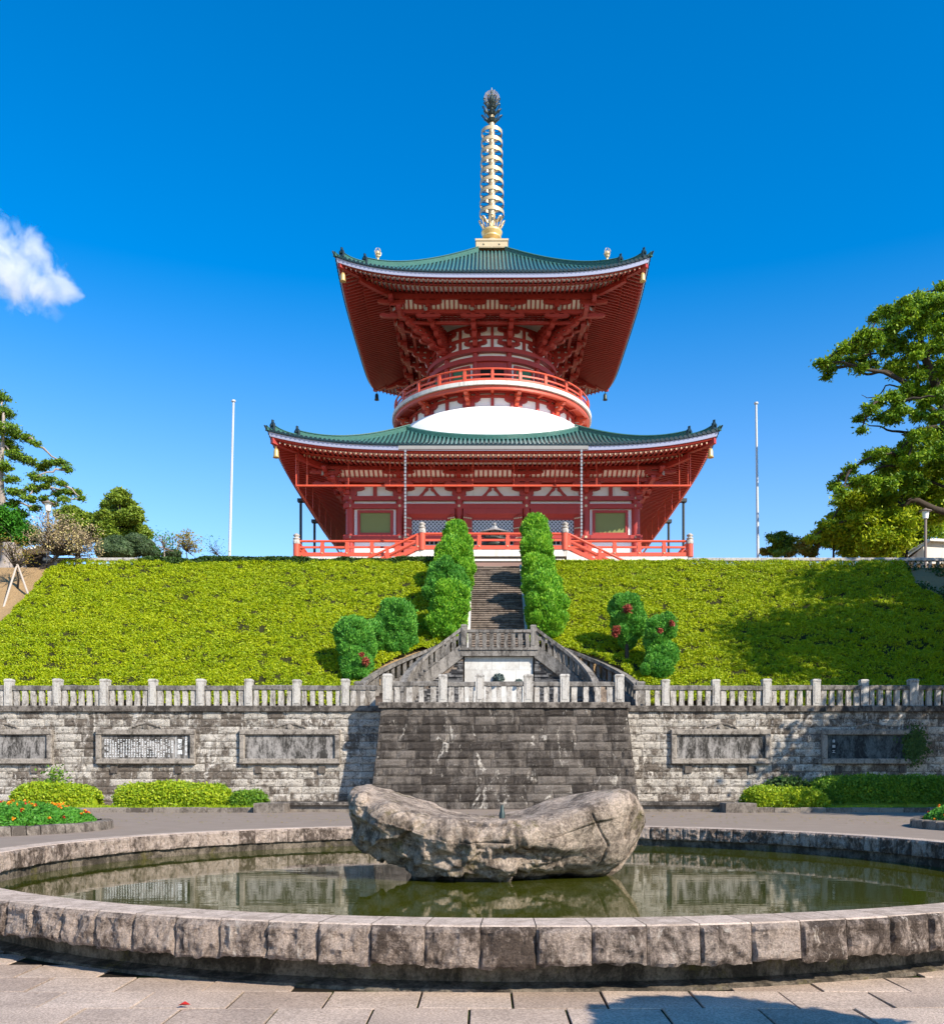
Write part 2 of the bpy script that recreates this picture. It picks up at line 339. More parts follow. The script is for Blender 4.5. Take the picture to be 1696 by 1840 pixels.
# pavers: running bond, real blocks
mb = MB(); PD, PW = .555, .71; y = 1.0; row = 0
r_ = random.Random(3)
while y < 12:
    x = -12.2 + (row % 2)*PW/2 + r_.uniform(-.03, .03)
    while x < 12.2:
        gx, gy = .007+r_.random()*.005, .005
        x0, x1, y0, y1 = x+gx, x+PW-gx, y+gy, y+PD-gy; cxm, cym = (x0+x1)/2, (y0+y1)/2
        if max(math.hypot(cx_-PC[0], cy_-PC[1]) for cx_ in (x0, x1) for cy_ in (y0, y1)) > RO-.16 and min(math.hypot(cx_-PC[0], cy_-PC[1]) for cx_ in (x0, x1) for cy_ in (y0, y1)) > RO-.62:
            dz = r_.uniform(-.004, .004); t1, t2 = r_.uniform(-.003, .003), r_.uniform(-.003, .003); e = .003
            L = lambda k, z: [(x0+k,y0+k,z-t1-t2),(x1-k,y0+k,z+t1-t2),(x1-k,y1-k,z+t1+t2),(x0+k,y1-k,z-t1+t2)]
            mb.add(L(0, LOW-.02)+L(0, LOW+dz-e)+L(e, LOW+dz), [(8,9,10,11)]+[(a+i, a+(i+1)%4, a+4+(i+1)%4, a+4+i) for a in (0, 4) for i in range(4)])
        x += PW
    y += PD; row += 1
struct('paving', mb, 'paver')
# terrain: earth bank, terrace
def slope_z(Y): return 6.9 + .686*(Y-44)
def in_stairs(X, Y):
    dx = np.maximum(0, abs(X-AX)-1.56)
    e = (dx/4.55)**2 + (np.maximum(0, Y-40)/4.35)**2 < 1
    return e | ((abs(X-AX) < 1.42) & (Y < 53.2))
TERR = 12.8
def terrain_z(X, Y):
    z = np.clip(slope_z(Y), TOPZ-.03, TERR)
    cutz = np.where((abs(X-AX) < 1.42) & (Y > 43.6), np.clip(slope_z(Y)-.55, 3.9, TERR), TOPZ-.04)
    return np.where(in_stairs(X, Y), np.minimum(z, cutz), z)
xs = np.concatenate([np.linspace(-75,-27,40), np.arange(-26.8,26.9,.2), np.linspace(27,75,40)])
ys = np.concatenate([np.arange(38.75,54.0,.2), [56, 70, 110, 200, 500, 1500]])
X, Y = np.meshgrid(xs, ys); Z = terrain_z(X, Y)
bank = (abs(X+.1) > 23.6) & (Y > 40) & (Y < 52.4)
Z = Z + np.where(bank, (fbm(X*.7, Y*.7, 0, 4, 5)-.5)*.35, 0)
V = np.stack([X, Y, Z], -1).reshape(-1, 3); nx_, ny_ = len(xs), len(ys)
i = np.arange((ny_-1)*(nx_-1)); a = (i//(nx_-1))*nx_ + i % (nx_-1)
tag(np_mesh('hillside', V, np.stack([a, a+1, a+nx_+1, a+nx_], 1), 'earth', smooth=True), kind='structure')
# ------------------------------------------------------------------ pool
def block_ring():
    pass
pool = thing('pool_basin', (PC[0], PC[1], LOW), 'round pool basin rimmed with rough brown stone blocks', 'pool')
nb = 122; rr = random.Random(5); face = MB(); base = MB(); nu, nv = 22, 15
for k in range(nb):
    a0, a1 = 2*pi*k/nb+.00035, 2*pi*(k+1)/nb-.00035; near = cos((a0+a1)/2) > -.3
    top = -.004+rr.uniform(-.003, .003); bot = -.305+rr.uniform(-.02, .012); sd_ = rr.randrange(9999); tilt = rr.uniform(-.03, .03)
    U, Vv = np.meshgrid(np.linspace(0, 1, nu+1), np.linspace(0, 1, nv+1))
    w_ = U*.43; h_ = Vv*.30; e = np.clip(np.minimum(U, 1-U)*18, 0, 1)*np.clip(np.minimum(Vv*8+.3, (1-Vv)*9), 0, 1)
    rel = fbm(w_*5+sd_, h_*5, 0, 5, sd_ % 97, True)*.085 + fbm(w_*20+sd_, h_*20, 0, 4, 5)*.030 - .030 + tilt*(U-.5)
    B = e*np.clip(rel, -.01, .09); Zb = bot+(top-bot)*Vv + np.where(Vv == 0, (fbm(w_*14+sd_, h_, 0, 3, 8)-.5)*.05, 0); A = a0+(a1-a0)*U
    def ringpts(R_, Z_): return list(map(tuple, np.stack([PC[0]+R_*np.sin(A), PC[1]-R_*np.cos(A), Z_], -1).reshape(-1, 3)))
    g_o = ringpts(RO+.004+B+.022*(1-Vv), Zb); g_i = ringpts(RI-.004-B*.8, np.maximum(Zb, -.30))
    W_ = nu+1; n0 = len(g_o)
    fs = [(j*W_+i, j*W_+i+1, (j+1)*W_+i+1, (j+1)*W_+i) for j in range(nv) for i in range(nu)]
    fs += [(n0+(j+1)*W_+i, n0+(j+1)*W_+i+1, n0+j*W_+i+1, n0+j*W_+i) for j in range(nv) for i in range(nu)]
    fs += [(nv*W_+i, nv*W_+i+1, n0+nv*W_+i+1, n0+nv*W_+i) for i in range(nu)]
    fs += [(n0+i, n0+i+1, i+1, i) for i in range(nu)]
    fs += [(j*W_, (j+1)*W_, n0+(j+1)*W_, n0+j*W_) for j in range(nv)] + [(j*W_+nu, n0+j*W_+nu, n0+(j+1)*W_+nu, (j+1)*W_+nu) for j in range(nv)]
    face.add(g_o+g_i, fs)
face.build('rim_block', 'rim_stone', pool)
cap = MB(); n = 122
for k in range(nb):
    a0, a1 = 2*pi*k/nb+.0005, 2*pi*(k+1)/nb-.0005; vs = []
    for r, z in ((RI+.004,-.003),(RI+.012,.006),(RO-.012,.006),(RO+.006,-.006)):
        vs += [(PC[0]+r*sin(a0+(a1-a0)*i/3), PC[1]-r*cos(a0+(a1-a0)*i/3), z) for i in range(4)]
    cap.add(vs, [(j*4+i, j*4+i+1, (j+1)*4+i+1, (j+1)*4+i) for j in range(3) for i in range(3)])
cap.build('rim_top', 'rim_top', pool)
base.lathe([(RO-.41,-.27),(RO-.33,-.27),(RO-.32,-.50),(RO-.17,-.532),(RO-.16,-.62)], PC[0], PC[1], 160)
base.lathe([(RI+.04,-.30),(RI+.06,-.80)][::-1], PC[0], PC[1], 160)
base.build('plinth', 'ledge_stone', pool)
mb = MB(); n = 128
mb.add([(PC[0],PC[1],WZ)]+[(PC[0]+(RI+.03)*sin(2*pi*k/n), PC[1]+(RI+.03)*cos(2*pi*k/n), WZ) for k in range(n)], [(0, 1+(k+1)%n, 1+k) for k in range(n)])
struct('water', mb, 'water')
# ------------------------------------------------------------------ boulder in the pool
def boulder():
    def li(pts): xs_, zs_ = zip(*[(wx(x,16), wz(y,16)) for x, y in pts]); return np.array(xs_), np.array(zs_)
    tx, tz = li([(626,1428),(636,1412),(660,1409),(700,1424),(740,1437),(780,1449),(820,1456),(880,1459),(940,1455),(1000,1440),(1050,1424),(1090,1416),(1115,1414),(1135,1428),(1150,1450),(1157,1478)])
    bx_, bz = li([(626,1432),(632,1475),(648,1508),(690,1534),(730,1553),(765,1577),(820,1592),(950,1596),(1040,1592),(1080,1582),(1110,1561),(1140,1520),(1157,1482)])
    x0, x1 = tx[0], tx[-1]; NU, NV = 420, 300
    s = np.linspace(-1, 1, NU); s = np.sign(s)*(1-(1-abs(s))**1.35); X_ = x0+(x1-x0)*(s+1)/2
    zt, zb = np.interp(X_, tx, tz), np.interp(X_, bx_, bz)
    k = np.ones(9)/9
    zt, zb = (np.convolve(np.pad(q, 4, 'edge'), k, 'valid') for q in (zt, zb))
    D = 1.25*np.clip(1-abs(s)**3.2, 0, 1)**.5
    th = np.linspace(0, 2*pi, NV, endpoint=False); TH, S = np.meshgrid(th, s); XX = np.repeat(X_[:, None], NV, 1)
    ct, st = np.cos(TH), np.sin(TH); ZT, ZB, DD = zt[:,None], zb[:,None], D[:,None]
    yy = np.sign(ct)*abs(ct)**.72*DD
    zc = ZT-.28*(ZT-ZB)
    dip = .09*np.exp(-(yy/.55)**2)*(1-abs(S)**2)
    fr = np.clip(-yy/1.2, 0, 1)                      # front edge lower than the back edge
    up = zc + (ZT-zc)*abs(st)**.55 - dip - .13*fr*np.exp(-((S+.55)/.5)**2) - .05*fr
    dn = zc + (ZB-zc)*abs(st)**.85
    zz_ = np.where(st > 0, up, dn)
    under = np.clip(-st, 0, 1)*(ct < 0)              # hollows under the front
    yy = yy + under*(.30*np.exp(-((XX-1.35)/.55)**2) + .16)
    zz_ = zz_ + np.clip(-st-.55, 0, 1)*(ct < .4)*.33*np.exp(-((XX-1.25)/.42)**2)
    P = np.stack([XX, 15.95+yy, zz_], -1)
    # displacement along rough normals
    du = np.gradient(P, axis=0); dv = np.gradient(P, axis=1); Nn = unit(np.cross(dv, du)); C = np.array([.2, 15.95, .2])
    Nn *= np.sign(((P-C)*Nn).sum(-1).mean())
    a, b, c = P[...,0], P[...,1], P[...,2]
    rough_z = np.clip((1.45-XX)/1.0, .12, 1)*np.clip(1.0-np.clip(st, 0, 1)*.9, .1, 1)      # broken on the left and centre front, smooth on the right end
    d = .30*(fbm(a*.9, b*.9, c*1.3, 3, 3)-.5) + rough_z*(.34*(fbm(a*1.7+9, b*1.7, c*2.6, 6, 21, True)-.45) + .14*(fbm(a*5, b*5, c*7, 4, 31)-.5)) + .018*(fbm(a*12, b*12, c*12, 3, 41)-.5)
    zl = .10+.07*np.sin(a*2.1+1)+.16*(fbm(a*2.3, a*0, 0, 4, 91)-.5)     # ragged lip under the bulging middle
    win = 1/(1+np.exp(-(XX+.75)*9))*1/(1+np.exp((XX-1.35)*7))*np.clip(-ct*1.6, 0, 1)
    d = d + win*(.17/(1+np.exp(-(c-zl)*26))*np.clip((zt[:,None]+.05-c)*3.2, 0, 1) - .05)
    zl2 = .50-.28*(a+2.2)/1.5; win2 = 1/(1+np.exp((XX+.75)*8))*np.clip(-ct*1.5, 0, 1); d = d - win2*.11*np.exp(-((c-zl2)/.16)**2)*(.4+1.2*fbm(a*3, c*3, 0, 3, 17))
    for (xa, za, xb, zb_) in ((1.66,.62,1.95,.10),(1.95,.10,1.80,-.30),(2.30,.85,2.28,.55),(2.28,.55,2.25,.2),(2.45,.9,2.62,.3)):        # cracks
        t = np.clip(((a-xa)*(xb-xa)+(c-za)*(zb_-za))/((xb-xa)**2+(zb_-za)**2), 0, 1)
        q = np.hypot(a-(xa+t*(xb-xa))+.05*(fbm(c*6, a*0, 0, 3, 77)-.5), c-(za+t*(zb_-za)))
        d = d - .045*np.exp(-(q/.016)**2)*(ct < 0)
    fs_ = np.random.default_rng(5); SP = np.stack([fs_.uniform(-2.4, 2.8, 70), fs_.uniform(14.5, 17.3, 70), fs_.uniform(-.7, 1.2, 70)], 1)     # broken facets
    wob = np.stack([fbm(a*3, b*3, c*3, 3, 61), fbm(a*3, b*3, c*3, 3, 62), fbm(a*3, b*3, c*3, 3, 63)], -1)*.28; PP = P+wob; D2 = np.stack([((PP-q_)*np.array([1,1,1.5]))[...,0]**2+((PP-q_)[...,1])**2+((PP-q_)[...,2]*1.5)**2 for q_ in SP], -1); ix = D2.argmin(-1)
    TL = fs_.normal(0, .30, (70, 3)); OF = fs_.uniform(-.075, .075, 70); facet = OF[ix]+((PP-SP[ix])*TL[ix]).sum(-1)*.55; d = d + np.clip(facet, -.13, .13)*np.clip(rough_z-.10, .03, 1)
    taper = np.clip((1-abs(S))*9, .15, 1)
    P = P + Nn*(d*taper)[...,None]
    V = P.reshape(-1, 3); i, j = np.meshgrid(np.arange(NU-1), np.arange(NV), indexing='ij'); j2 = (j+1) % NV
    Q = np.stack([i*NV+j, i*NV+j2, (i+1)*NV+j2, (i+1)*NV+j], -1).reshape(-1, 4)
    n0 = len(V); V = np.vstack([V, P[0].mean(0), P[-1].mean(0)])
    j = np.arange(NV); j2 = (j+1) % NV
    Q = np.vstack([Q, np.stack([np.full(NV, n0), j2, j, j], 1)[:0]])
    me = np_mesh('boulder', V, Q, 'boulder_stone', smooth=True)
    b_ = MB(); e0 = P[0]; e1 = P[-1]
    return me
bo = boulder(); tag(bo, 'huge boat-shaped boulder with raised ends resting in the round pool', 'boulder')
mb = MB(); y_ = 15.9; x_ = wx(902, y_)
mb.lathe([(.001,.72),(.020,.72),(.024,.71),(.038,.61),(.05,.58),(.05,.35)], x_, y_, 16)
tag(mb.build('fountain_nozzle', 'dark_bronze', smooth=True), 'small dark metal nozzle standing in the hollow of the boulder', 'fountain nozzle')
# ------------------------------------------------------------------ masonry
def masonry(mb, x0, x1, z0, z1, ch, bw, fn, seed, rough=.03, gap=.010, skip=None, nx=5, nz=4):
    """courses of rough-faced blocks; fn(x, z, out) -> world point"""
    q = random.Random(seed); nc = max(1, round((z1-z0)/ch)); H = (z1-z0)/nc
    for c in range(nc):
        za = z0+c*H; x = x0-(q.random()*bw if c % 2 else q.random()*bw*.4)
        while x < x1-.02:
            w_ = bw*q.uniform(.65, 1.45); xa, xb = max(x, x0), min(x+w_, x1); x += w_
            if xb-xa < .08: continue
            if skip and skip((xa+xb)/2, za+H/2, xa, xb, za, za+H): continue
            pr = q.uniform(-.2, 1)*rough*.7; s1 = q.uniform(-.5, .5)*rough; s2 = q.uniform(-.5, .5)*rough; vs = []
            for j in range(nz+1):
                for i in range(nx+1):
                    u, v = i/nx, j/nz; e = min(1, 5*min(u, 1-u))*min(1, 4*min(v, 1-v)) if 0 < i < nx and 0 < j < nz else 0
                    o = pr + (rough*(.5+q.random()*.9) + s1*(u-.5) + s2*(v-.5))*e
                    if e == 0: o += q.uniform(-.1, .1)*rough-.012
                    vs.append(fn(xa+gap/2+(xb-xa-gap)*u, za+gap/2+(H-gap)*v, o))
            W_ = nx+1; n0 = len(vs)
            vs += [fn(xa+gap/2, za+gap/2, -.12), fn(xb-gap/2, za+gap/2, -.12), fn(xb-gap/2, za+H-gap/2, -.12), fn(xa+gap/2, za+H-gap/2, -.12)]
            fs = [(j*W_+i, j*W_+i+1, (j+1)*W_+i+1, (j+1)*W_+i) for j in range(nz) for i in range(nx)]
            rings = [[i for i in range(W_)], [j*W_+nx for j in range(nz+1)], [nz*W_+i for i in range(nx, -1, -1)], [j*W_ for j in range(nz, -1, -1)]]
            for k, rg in enumerate(rings): fs.append(tuple(rg[::-1])+(n0+k, n0+(k+1) % 4))
            mb.add(vs, fs)
# plaques
PLQ = [(-85,97,'L'),(175,353,'T'),(432,612,'B'),(1204,1382,'R'),(1474,1652,'D'),(1744,1922,'X')]
PZ0, PZ1 = wz(1373, WALLY), wz(1311, WALLY)
def in_plaque(xm, zm, xa, xb, za, zb):
    for a, b, _ in PLQ:
        A, B = wx(a, WALLY), wx(b, WALLY)
        if xa > A+.1 and xb < B-.1 and za > PZ0+.05 and zb < PZ1-.05: return True
    return False
BX = 4.75   # half width of the bastion at its top
def coping(mb, x0, x1, y0, y1, z0, z1, seed=1, step=1.6, ns=4):
    q = random.Random(seed); n = max(1, round((x1-x0)/step))
    for i in range(n):
        a, b = x0+(x1-x0)*i/n+.004, x0+(x1-x0)*(i+1)/n-.004; o = q.uniform(-.01, .01)
        mb.add([(a,y0+o,z0),(b,y0+o,z0),(b,y0+o,z1-.03),(a,y0+o,z1-.03),(a,y0+.03+o,z1),(b,y0+.03+o,z1),(a,y1,z1),(b,y1,z1),(a,y1,z0),(b,y1,z0)],
               [(0,1,2,3),(3,2,5,4),(4,5,7,6),(6,7,9,8),(8,9,1,0),(0,3,4,6,8),(1,9,7,5,2)])
CZ0, CZ1 = 3.87, 4.10
for s, nm in ((-1, 'pale pitted masonry retaining wall between the flower bed and the dark tapering bastion'), (1, 'retaining wall with mossy coping half shaded by trees behind the long hedge')):
    x0, x1 = (-27, .75-BX+.12) if s < 0 else (.75+BX-.12, 27)
    rw = thing('retaining_wall', ((x0+x1)/2, WALLY, 0), nm, 'wall')
    mb = MB(); masonry(mb, x0, x1, -.05, CZ0, .3, .78, lambda x, z, o: (x, WALLY-o, z), 10+s, .022, .015, skip=in_plaque); mb.build('stone_block', 'wing_stone', rw)
    mb = MB(); mb.box(x0, x1, WALLY+.05, WALLY+.5, -.3, CZ0-.003); mb.build('backing', 'mortar', rw)
    mb = MB(); coping(mb, x0, x1, WALLY-.13, WALLY+.52, CZ0, CZ1, 4+s); mb.build('coping', 'coping_stone', rw)
# bastion
BAX = .75; BF = WALLY-1.5; BD = .55
bz1 = 3.90
bn = thing('stone_bastion', (BAX, WALLY-1, 0), 'dark stone bastion with tapering sides and stepped courses behind the boulder', 'bastion')
mb = MB()
bat = lambda z: (1-z/bz1)
front = lambda x, z, o: (BAX+x*(BX+.38*bat(z))/BX, BF-BD*bat(z)-o, z)
masonry(mb, -BX, BX, -.05, bz1, .325, 1.0, front, 31, .036, .015)
masonry(mb, -.0, 1.0, -.05, bz1, .325, .6, lambda x, z, o: (BAX-BX-.38*bat(z)-o, WALLY+.1-x*(WALLY+.1-(BF-BD*bat(z))), z), 33, .02)
masonry(mb, -.0, 1.0, -.05, bz1, .325, .6, lambda x, z, o: (BAX+BX+.38*bat(z)+o, (BF-BD*bat(z))+x*(WALLY+.1-(BF-BD*bat(z))), z), 34, .02)
mb.build('stone_block', 'bastion_stone', bn)
mb = MB(); e = .03
mb.add([(BAX-BX-.38+e,BF-BD+e,-.2),(BAX+BX+.38-e,BF-BD+e,-.2),(BAX+BX+.38-e,WALLY,-.2),(BAX-BX-.38+e,WALLY,-.2),(BAX-BX+e,BF+e,bz1),(BAX+BX-e,BF+e,bz1),(BAX+BX-e,WALLY,bz1),(BAX-BX+e,WALLY,bz1)],
       [(0,1,5,4),(1,2,6,5),(2,3,7,6),(3,0,4,7),(4,5,6,7)]); mb.build('backing', 'mortar', bn)
mb = MB(); coping(mb, BAX-BX-.10, BAX+BX+.10, BF-.12, BF+.35, bz1, bz1+.22, 8)
mb.box(BAX-BX-.10, BAX-BX+.33, BF+.353, WALLY+.6, bz1, bz1+.222); mb.box(BAX+BX-.33, BAX+BX+.10, BF+.353, WALLY+.6, bz1, bz1+.222)
mb.build('coping', 'coping_stone', bn)
mb = MB(); mb.box(BAX-BX+.33, BAX+BX-.33, BF+.35, 42.2, bz1, TOPZ+.02); struct('landing_floor', mb, 'stair_stone')
# plaques
PL = {'L': 'stained blank stone tablet set in the wall above the marigold bed',
      'T': 'wall tablet covered in columns of white carved writing', 'B': 'blank grey streaked tablet beside the bastion shadow, above the small round-topped bushes',
      'R': 'sunlit streaked stone tablet in carved frame above the bare wall foot', 'D': 'shaded dark tablet with three small white characters and ivy on its edge'}
def text_mesh(txt, size, x, y, z, name, parent, mat='carving', space=1.0):
    c = bpy.data.curves.new(name, 'FONT'); c.body = '\n'.join(txt); c.size = size; c.space_line = space; c.align_x = 'CENTER'; c.extrude = .006; c.offset = size*.012
    o = bpy.data.objects.new(name, c); COL.objects.link(o); bpy.context.view_layer.update()
    me = bpy.data.meshes.new_from_object(o.evaluated_get(bpy.context.evaluated_depsgraph_get()))
    bpy.data.objects.remove(o)
    v = np.zeros(len(me.vertices)*3); me.vertices.foreach_get('co', v); v = v.reshape(-1, 3)
    v = np.stack([v[:,0]+x, y-v[:,2], v[:,1]+z], 1); me.vertices.foreach_set('co', v.ravel()); me.materials.clear(); me.update()
    return link(name, me, mat, parent)
for a, b, k in PLQ:
    if k == 'X': continue
    A, B = wx(a, WALLY), wx(b, WALLY); fw = .22; cxm = (A+B)/2
    t = thing('stone_tablet', (cxm, WALLY, PZ0), PL[k], 'tablet', 'framed stone tablets along the retaining wall')
    tb = MB(); tb.box(A+fw-.01, B-fw+.01, WALLY-.085, WALLY+.2, PZ0+fw-.01, PZ1-fw+.01)
    tb = tb.build('slab', 'tablet_dark' if k == 'D' else 'tablet_stone', t)
    fm = MB()
    def bar(x0, x1, z0, z1):
        fm.add([(x0,WALLY+.2,z0),(x1,WALLY+.2,z0),(x1,WALLY+.2,z1),(x0,WALLY+.2,z1),(x0,WALLY-.17,z0),(x1,WALLY-.17,z0),(x1,WALLY-.17,z1),(x0,WALLY-.17,z1),
                (x0+.03,WALLY-.20,z0+.03),(x1-.03,WALLY-.20,z0+.03),(x1-.03,WALLY-.20,z1-.03),(x0+.03,WALLY-.20,z1-.03)],
               [(0,1,5,4),(1,2,6,5),(2,3,7,6),(3,0,4,7),(4,5,9,8),(5,6,10,9),(6,7,11,10),(7,4,8,11),(8,9,10,11)])
    bar(A, B, PZ1-fw, PZ1); bar(A, B, PZ0, PZ0+fw); bar(A, A+fw-.003, PZ0+fw+.003, PZ1-fw-.003); bar(B-fw+.003, B, PZ0+fw+.003, PZ1-fw-.003)
    fm.build('frame', 'frame_stone', t)
    cr = MB()      # curled crest over the frame
    us = np.linspace(0, 1, 16); hz_ = lambda u: PZ1-.02+.23*max(0, cos(pi/2*min(1, u*1.1)))**.7+(.07*sin(pi*(u-.72)/.28) if u > .72 else 0)
    for s in (-1, 1): cr.tube([(cxm+s*(.0+.66*u), WALLY-.11, hz_(u)+.03) for u in us], [.055-.015*u for u in us], 8)
    poly = [(cxm+s*u*.66, hz_(abs(u))) for s in (1,) for u in np.linspace(-1, 1, 31)]+[(cxm+.66, PZ1-.05), (cxm-.66, PZ1-.05)]
    cr.prism(poly, lambda p, q_, w_: (p, w_, q_), WALLY-.10, WALLY+.02)
    b0 = len(cr.v); cr.lathe([(.001,0),(.07,0),(.075,.03),(.11,.03),(.13,.06),(.13,.2)], 0, 0, 20)
    for i in range(b0, len(cr.v)): x_, y_, z_ = cr.v[i]; cr.v[i] = (cxm+x_, WALLY-.19+z_, PZ1+.08+y_)
    cr.build('crest', 'frame_stone', t, smooth=False)
    for s in (-1, 1):
        c_ = MB(); c_.cbox(cxm+s*1.28, WALLY-.005, PZ0-.36, .27, .16, .30, .02); c_.build('corbel', 'bastion_stone', t)
    x1 = B-fw; zt = PZ1-fw; zb = PZ0+fw; H = zt-zb
    if k == 'T':
        W_ = B-A-2*fw; cb = lambda u: A+fw+W_*u
        text_mesh('大本堂建立奉賛会', .105, cb(.955), WALLY-.088, zt-.12, 'inscription', tb, space=.93)
        text_mesh('聖勝講', .19, cb(.885), WALLY-.088, zt-.32, 'inscription', tb, space=1.15)
        text_mesh('川可島宝山', .10, cb(.80), WALLY-.088, zt-.30, 'inscription', tb, space=1.05)
        st = MB(); q = random.Random(2); ncol, nrow = 25, 12
        for c in range(ncol):
            xx = cb(.04+.725*c/(ncol-1)); up = .16 if c < 24 else q.uniform(.16, .3)
            for r in range(nrow):
                zz0 = zt-up-(H-up-.06)*(r+.5)/nrow
                if q.random() < .12 or (c > 20 and q.random() < .3): continue
                for _ in range(4):      # worn strokes, too small to read
                    ww, hh = (q.uniform(.03,.058), q.uniform(.009,.016)) if q.random() < .5 else (q.uniform(.010,.016), q.uniform(.02,.036))
                    ax_, az_ = xx+q.uniform(-.016,.016), zz0+q.uniform(-.011,.011)
                    st.box(ax_-ww/2, ax_+ww/2, WALLY-.094+q.uniform(0,.004), WALLY-.0845, az_-hh/2, az_+hh/2)
        st.box(cb(.842)-.008, cb(.842)+.008, WALLY-.093, WALLY-.0845, zb+.05, zt-.06)
        st.build('inscription', 'carving', tb)
    if k == 'D':
        text_mesh('日田工', .12, A+fw+.27, WALLY-.088, zb+.66, 'inscription', tb, space=1.75)
# ------------------------------------------------------------------ low kerbs, benches and planters at the wall foot
def kerb_run(name, x0, x1, y0, y1, h, label, cat, seed=1, step=.9, mat='kerb_stone'):
    q = random.Random(seed); mb = MB(); n = max(1, round(abs(x1-x0)/step))
    for i in range(n):
        a, b = x0+(x1-x0)*i/n+.006, x0+(x1-x0)*(i+1)/n-.006; mb.cbox((a+b)/2, (y0+y1)/2+q.uniform(-.01,.01), -.02, b-a, y1-y0, h+.02+q.uniform(-.008,.008), .02)
    return tag(mb.build(name, mat), label, cat)
kerb_run('kerb', wx(-60,33), wx(470,33), 32.9, 33.15, .17, 'low stone kerb in front of the two clipped bushes by the writing tablet', 'kerb', 1)
kerb_run('kerb', wx(1343,33), wx(1760,33), 32.9, 33.15, .17, 'low stone kerb along the foot of the long dark green hedge', 'kerb', 2)
def bench(x0, x1, yA, label, endx=None):
    b = thing('stone_bench', ((x0+x1)/2, yA, 0), label, 'bench')
    mb = MB(); mb.cbox((x0+x1)/2, yA+.35, .24, x1-x0, .62, .11, .02); mb.build('seat', 'coping_stone', b)
    mb = MB(); mb.box(x0+.05, x1-.05, yA+.18, yA+.6, -.02, .24); mb.build('support', 'kerb_stone', b)
    mb = MB(); ex = x1 if endx == 'r' else x0; s = -1 if endx == 'l' else 1
    mb.cbox(ex+s*.0, yA-.25, -.02, 1.05, 1.1, .35, .02); mb.build('end_block', 'kerb_stone', b)
bench(wx(495,33.6), wx(640,33.6), 33.4, 'low stone bench along the wall beside the bastion, nearest the marigold bed', 'l')
bench(wx(1140,33.6), wx(1318,33.6), 33.4, 'low stone bench along the wall ending in a square block by the long hedge', 'r')
def ring_kerb(cx, cy, r, label):
    mb = MB(); n = int(2*pi*r/.30); q = random.Random(4)
    for k in range(n):
        a0, a1 = 2*pi*k/n+.003, 2*pi*(k+1)/n-.003; h = .19+q.uniform(-.012,.012); ro = r+q.uniform(-.01,.015)
        P_ = lambda rr_, a, z: (cx+rr_*sin(a), cy-rr_*cos(a), z)
        vs = [P_(ro,a0,-.02),P_(ro,a1,-.02),P_(ro-.02,a1,h-.02),P_(ro-.02,a0,h-.02),P_(ro-.05,a1,h),P_(ro-.05,a0,h),P_(r-.25,a1,h),P_(r-.25,a0,h),P_(r-.25,a1,-.02),P_(r-.25,a0,-.02)]
        mb.add(vs, [(0,1,2,3),(3,2,4,5),(5,4,6,7),(7,6,8,9),(0,3,5,7,9),(1,8,6,4,2)])
    return tag(mb.build('planter_kerb', 'kerb_stone'), label, 'planter kerb')
ring_kerb(-11.95, 21.6, 3.35, 'round kerb of brown blocks around the marigold bed by the writing tablet')
ring_kerb(13.35, 22.2, 3.2, 'round kerb of brown blocks around the flower bed by the long hedge')
for cx, cy, r in ((-11.95,21.6,3.1),(13.35,22.2,2.95)):
    mb = MB(); n = 40; mb.add([(cx,cy,.16)]+[(cx+r*cos(2*pi*k/n), cy+r*sin(2*pi*k/n), .13) for k in range(n)], [(0,1+k,1+(k+1)%n) for k in range(n)]); struct('soil', mb, 'earth')
mb = MB()
for x0, x1 in ((wx(-60,33), wx(495,33)), (wx(1343,33), wx(1760,33))): mb.box(x0, x1, 33.12, WALLY, -.02, .10)
struct('soil', mb, 'earth')
# ------------------------------------------------------------------ balustrades
def post_mb(x, y, z, w_, h, q, cap=True):
    """square stone post, slightly irregular, with recessed front panel and rounded head"""
    mb = MB(); t = q.uniform(-.006, .006)
    prof = [(0,.0),(h*.90,.0),(h*.905,-.012),(h*.955,-.012),(h*.985,.012),(h,.05)]
    rings = []
    for zz_, ins in prof:
        e = w_/2-ins; rings.append([(x-e+t*zz_,y-e,z+zz_),(x+e+t*zz_,y-e,z+zz_),(x+e+t*zz_,y+e,z+zz_),(x-e+t*zz_,y+e,z+zz_)])
    vs = sum(rings, []); k = len(rings)
    mb.add(vs, [(a*4+i, a*4+(i+1)%4, a*4+4+(i+1)%4, a*4+4+i) for a in range(k-1) for i in range(4)]+[(4*k-4,4*k-3,4*k-2,4*k-1),(3,2,1,0)])
    mb.box(x-w_*.28, x+w_*.28, y-w_/2-.018, y-w_/2+.01, z+h*.10, z+h*.84)
    return mb
def rough_prism(mb, x, y, z0, z1, w_, d_, q, am=.012):
    n = 5; vs = []
    for k in range(n):
        zz_ = z0+(z1-z0)*k/(n-1); a = lambda: q.uniform(-am, am)
        vs += [(x-w_/2+a(),y-d_/2+a(),zz_),(x+w_/2+a(),y-d_/2+a(),zz_),(x+w_/2+a(),y+d_/2,zz_),(x-w_/2+a(),y+d_/2,zz_)]
    mb.add(vs, [(a*4+i, a*4+(i+1)%4, a*4+4+(i+1)%4, a*4+4+i) for a in range(n-1) for i in range(4)]+[(3,2,1,0),(4*n-4,4*n-3,4*n-2,4*n-1)])
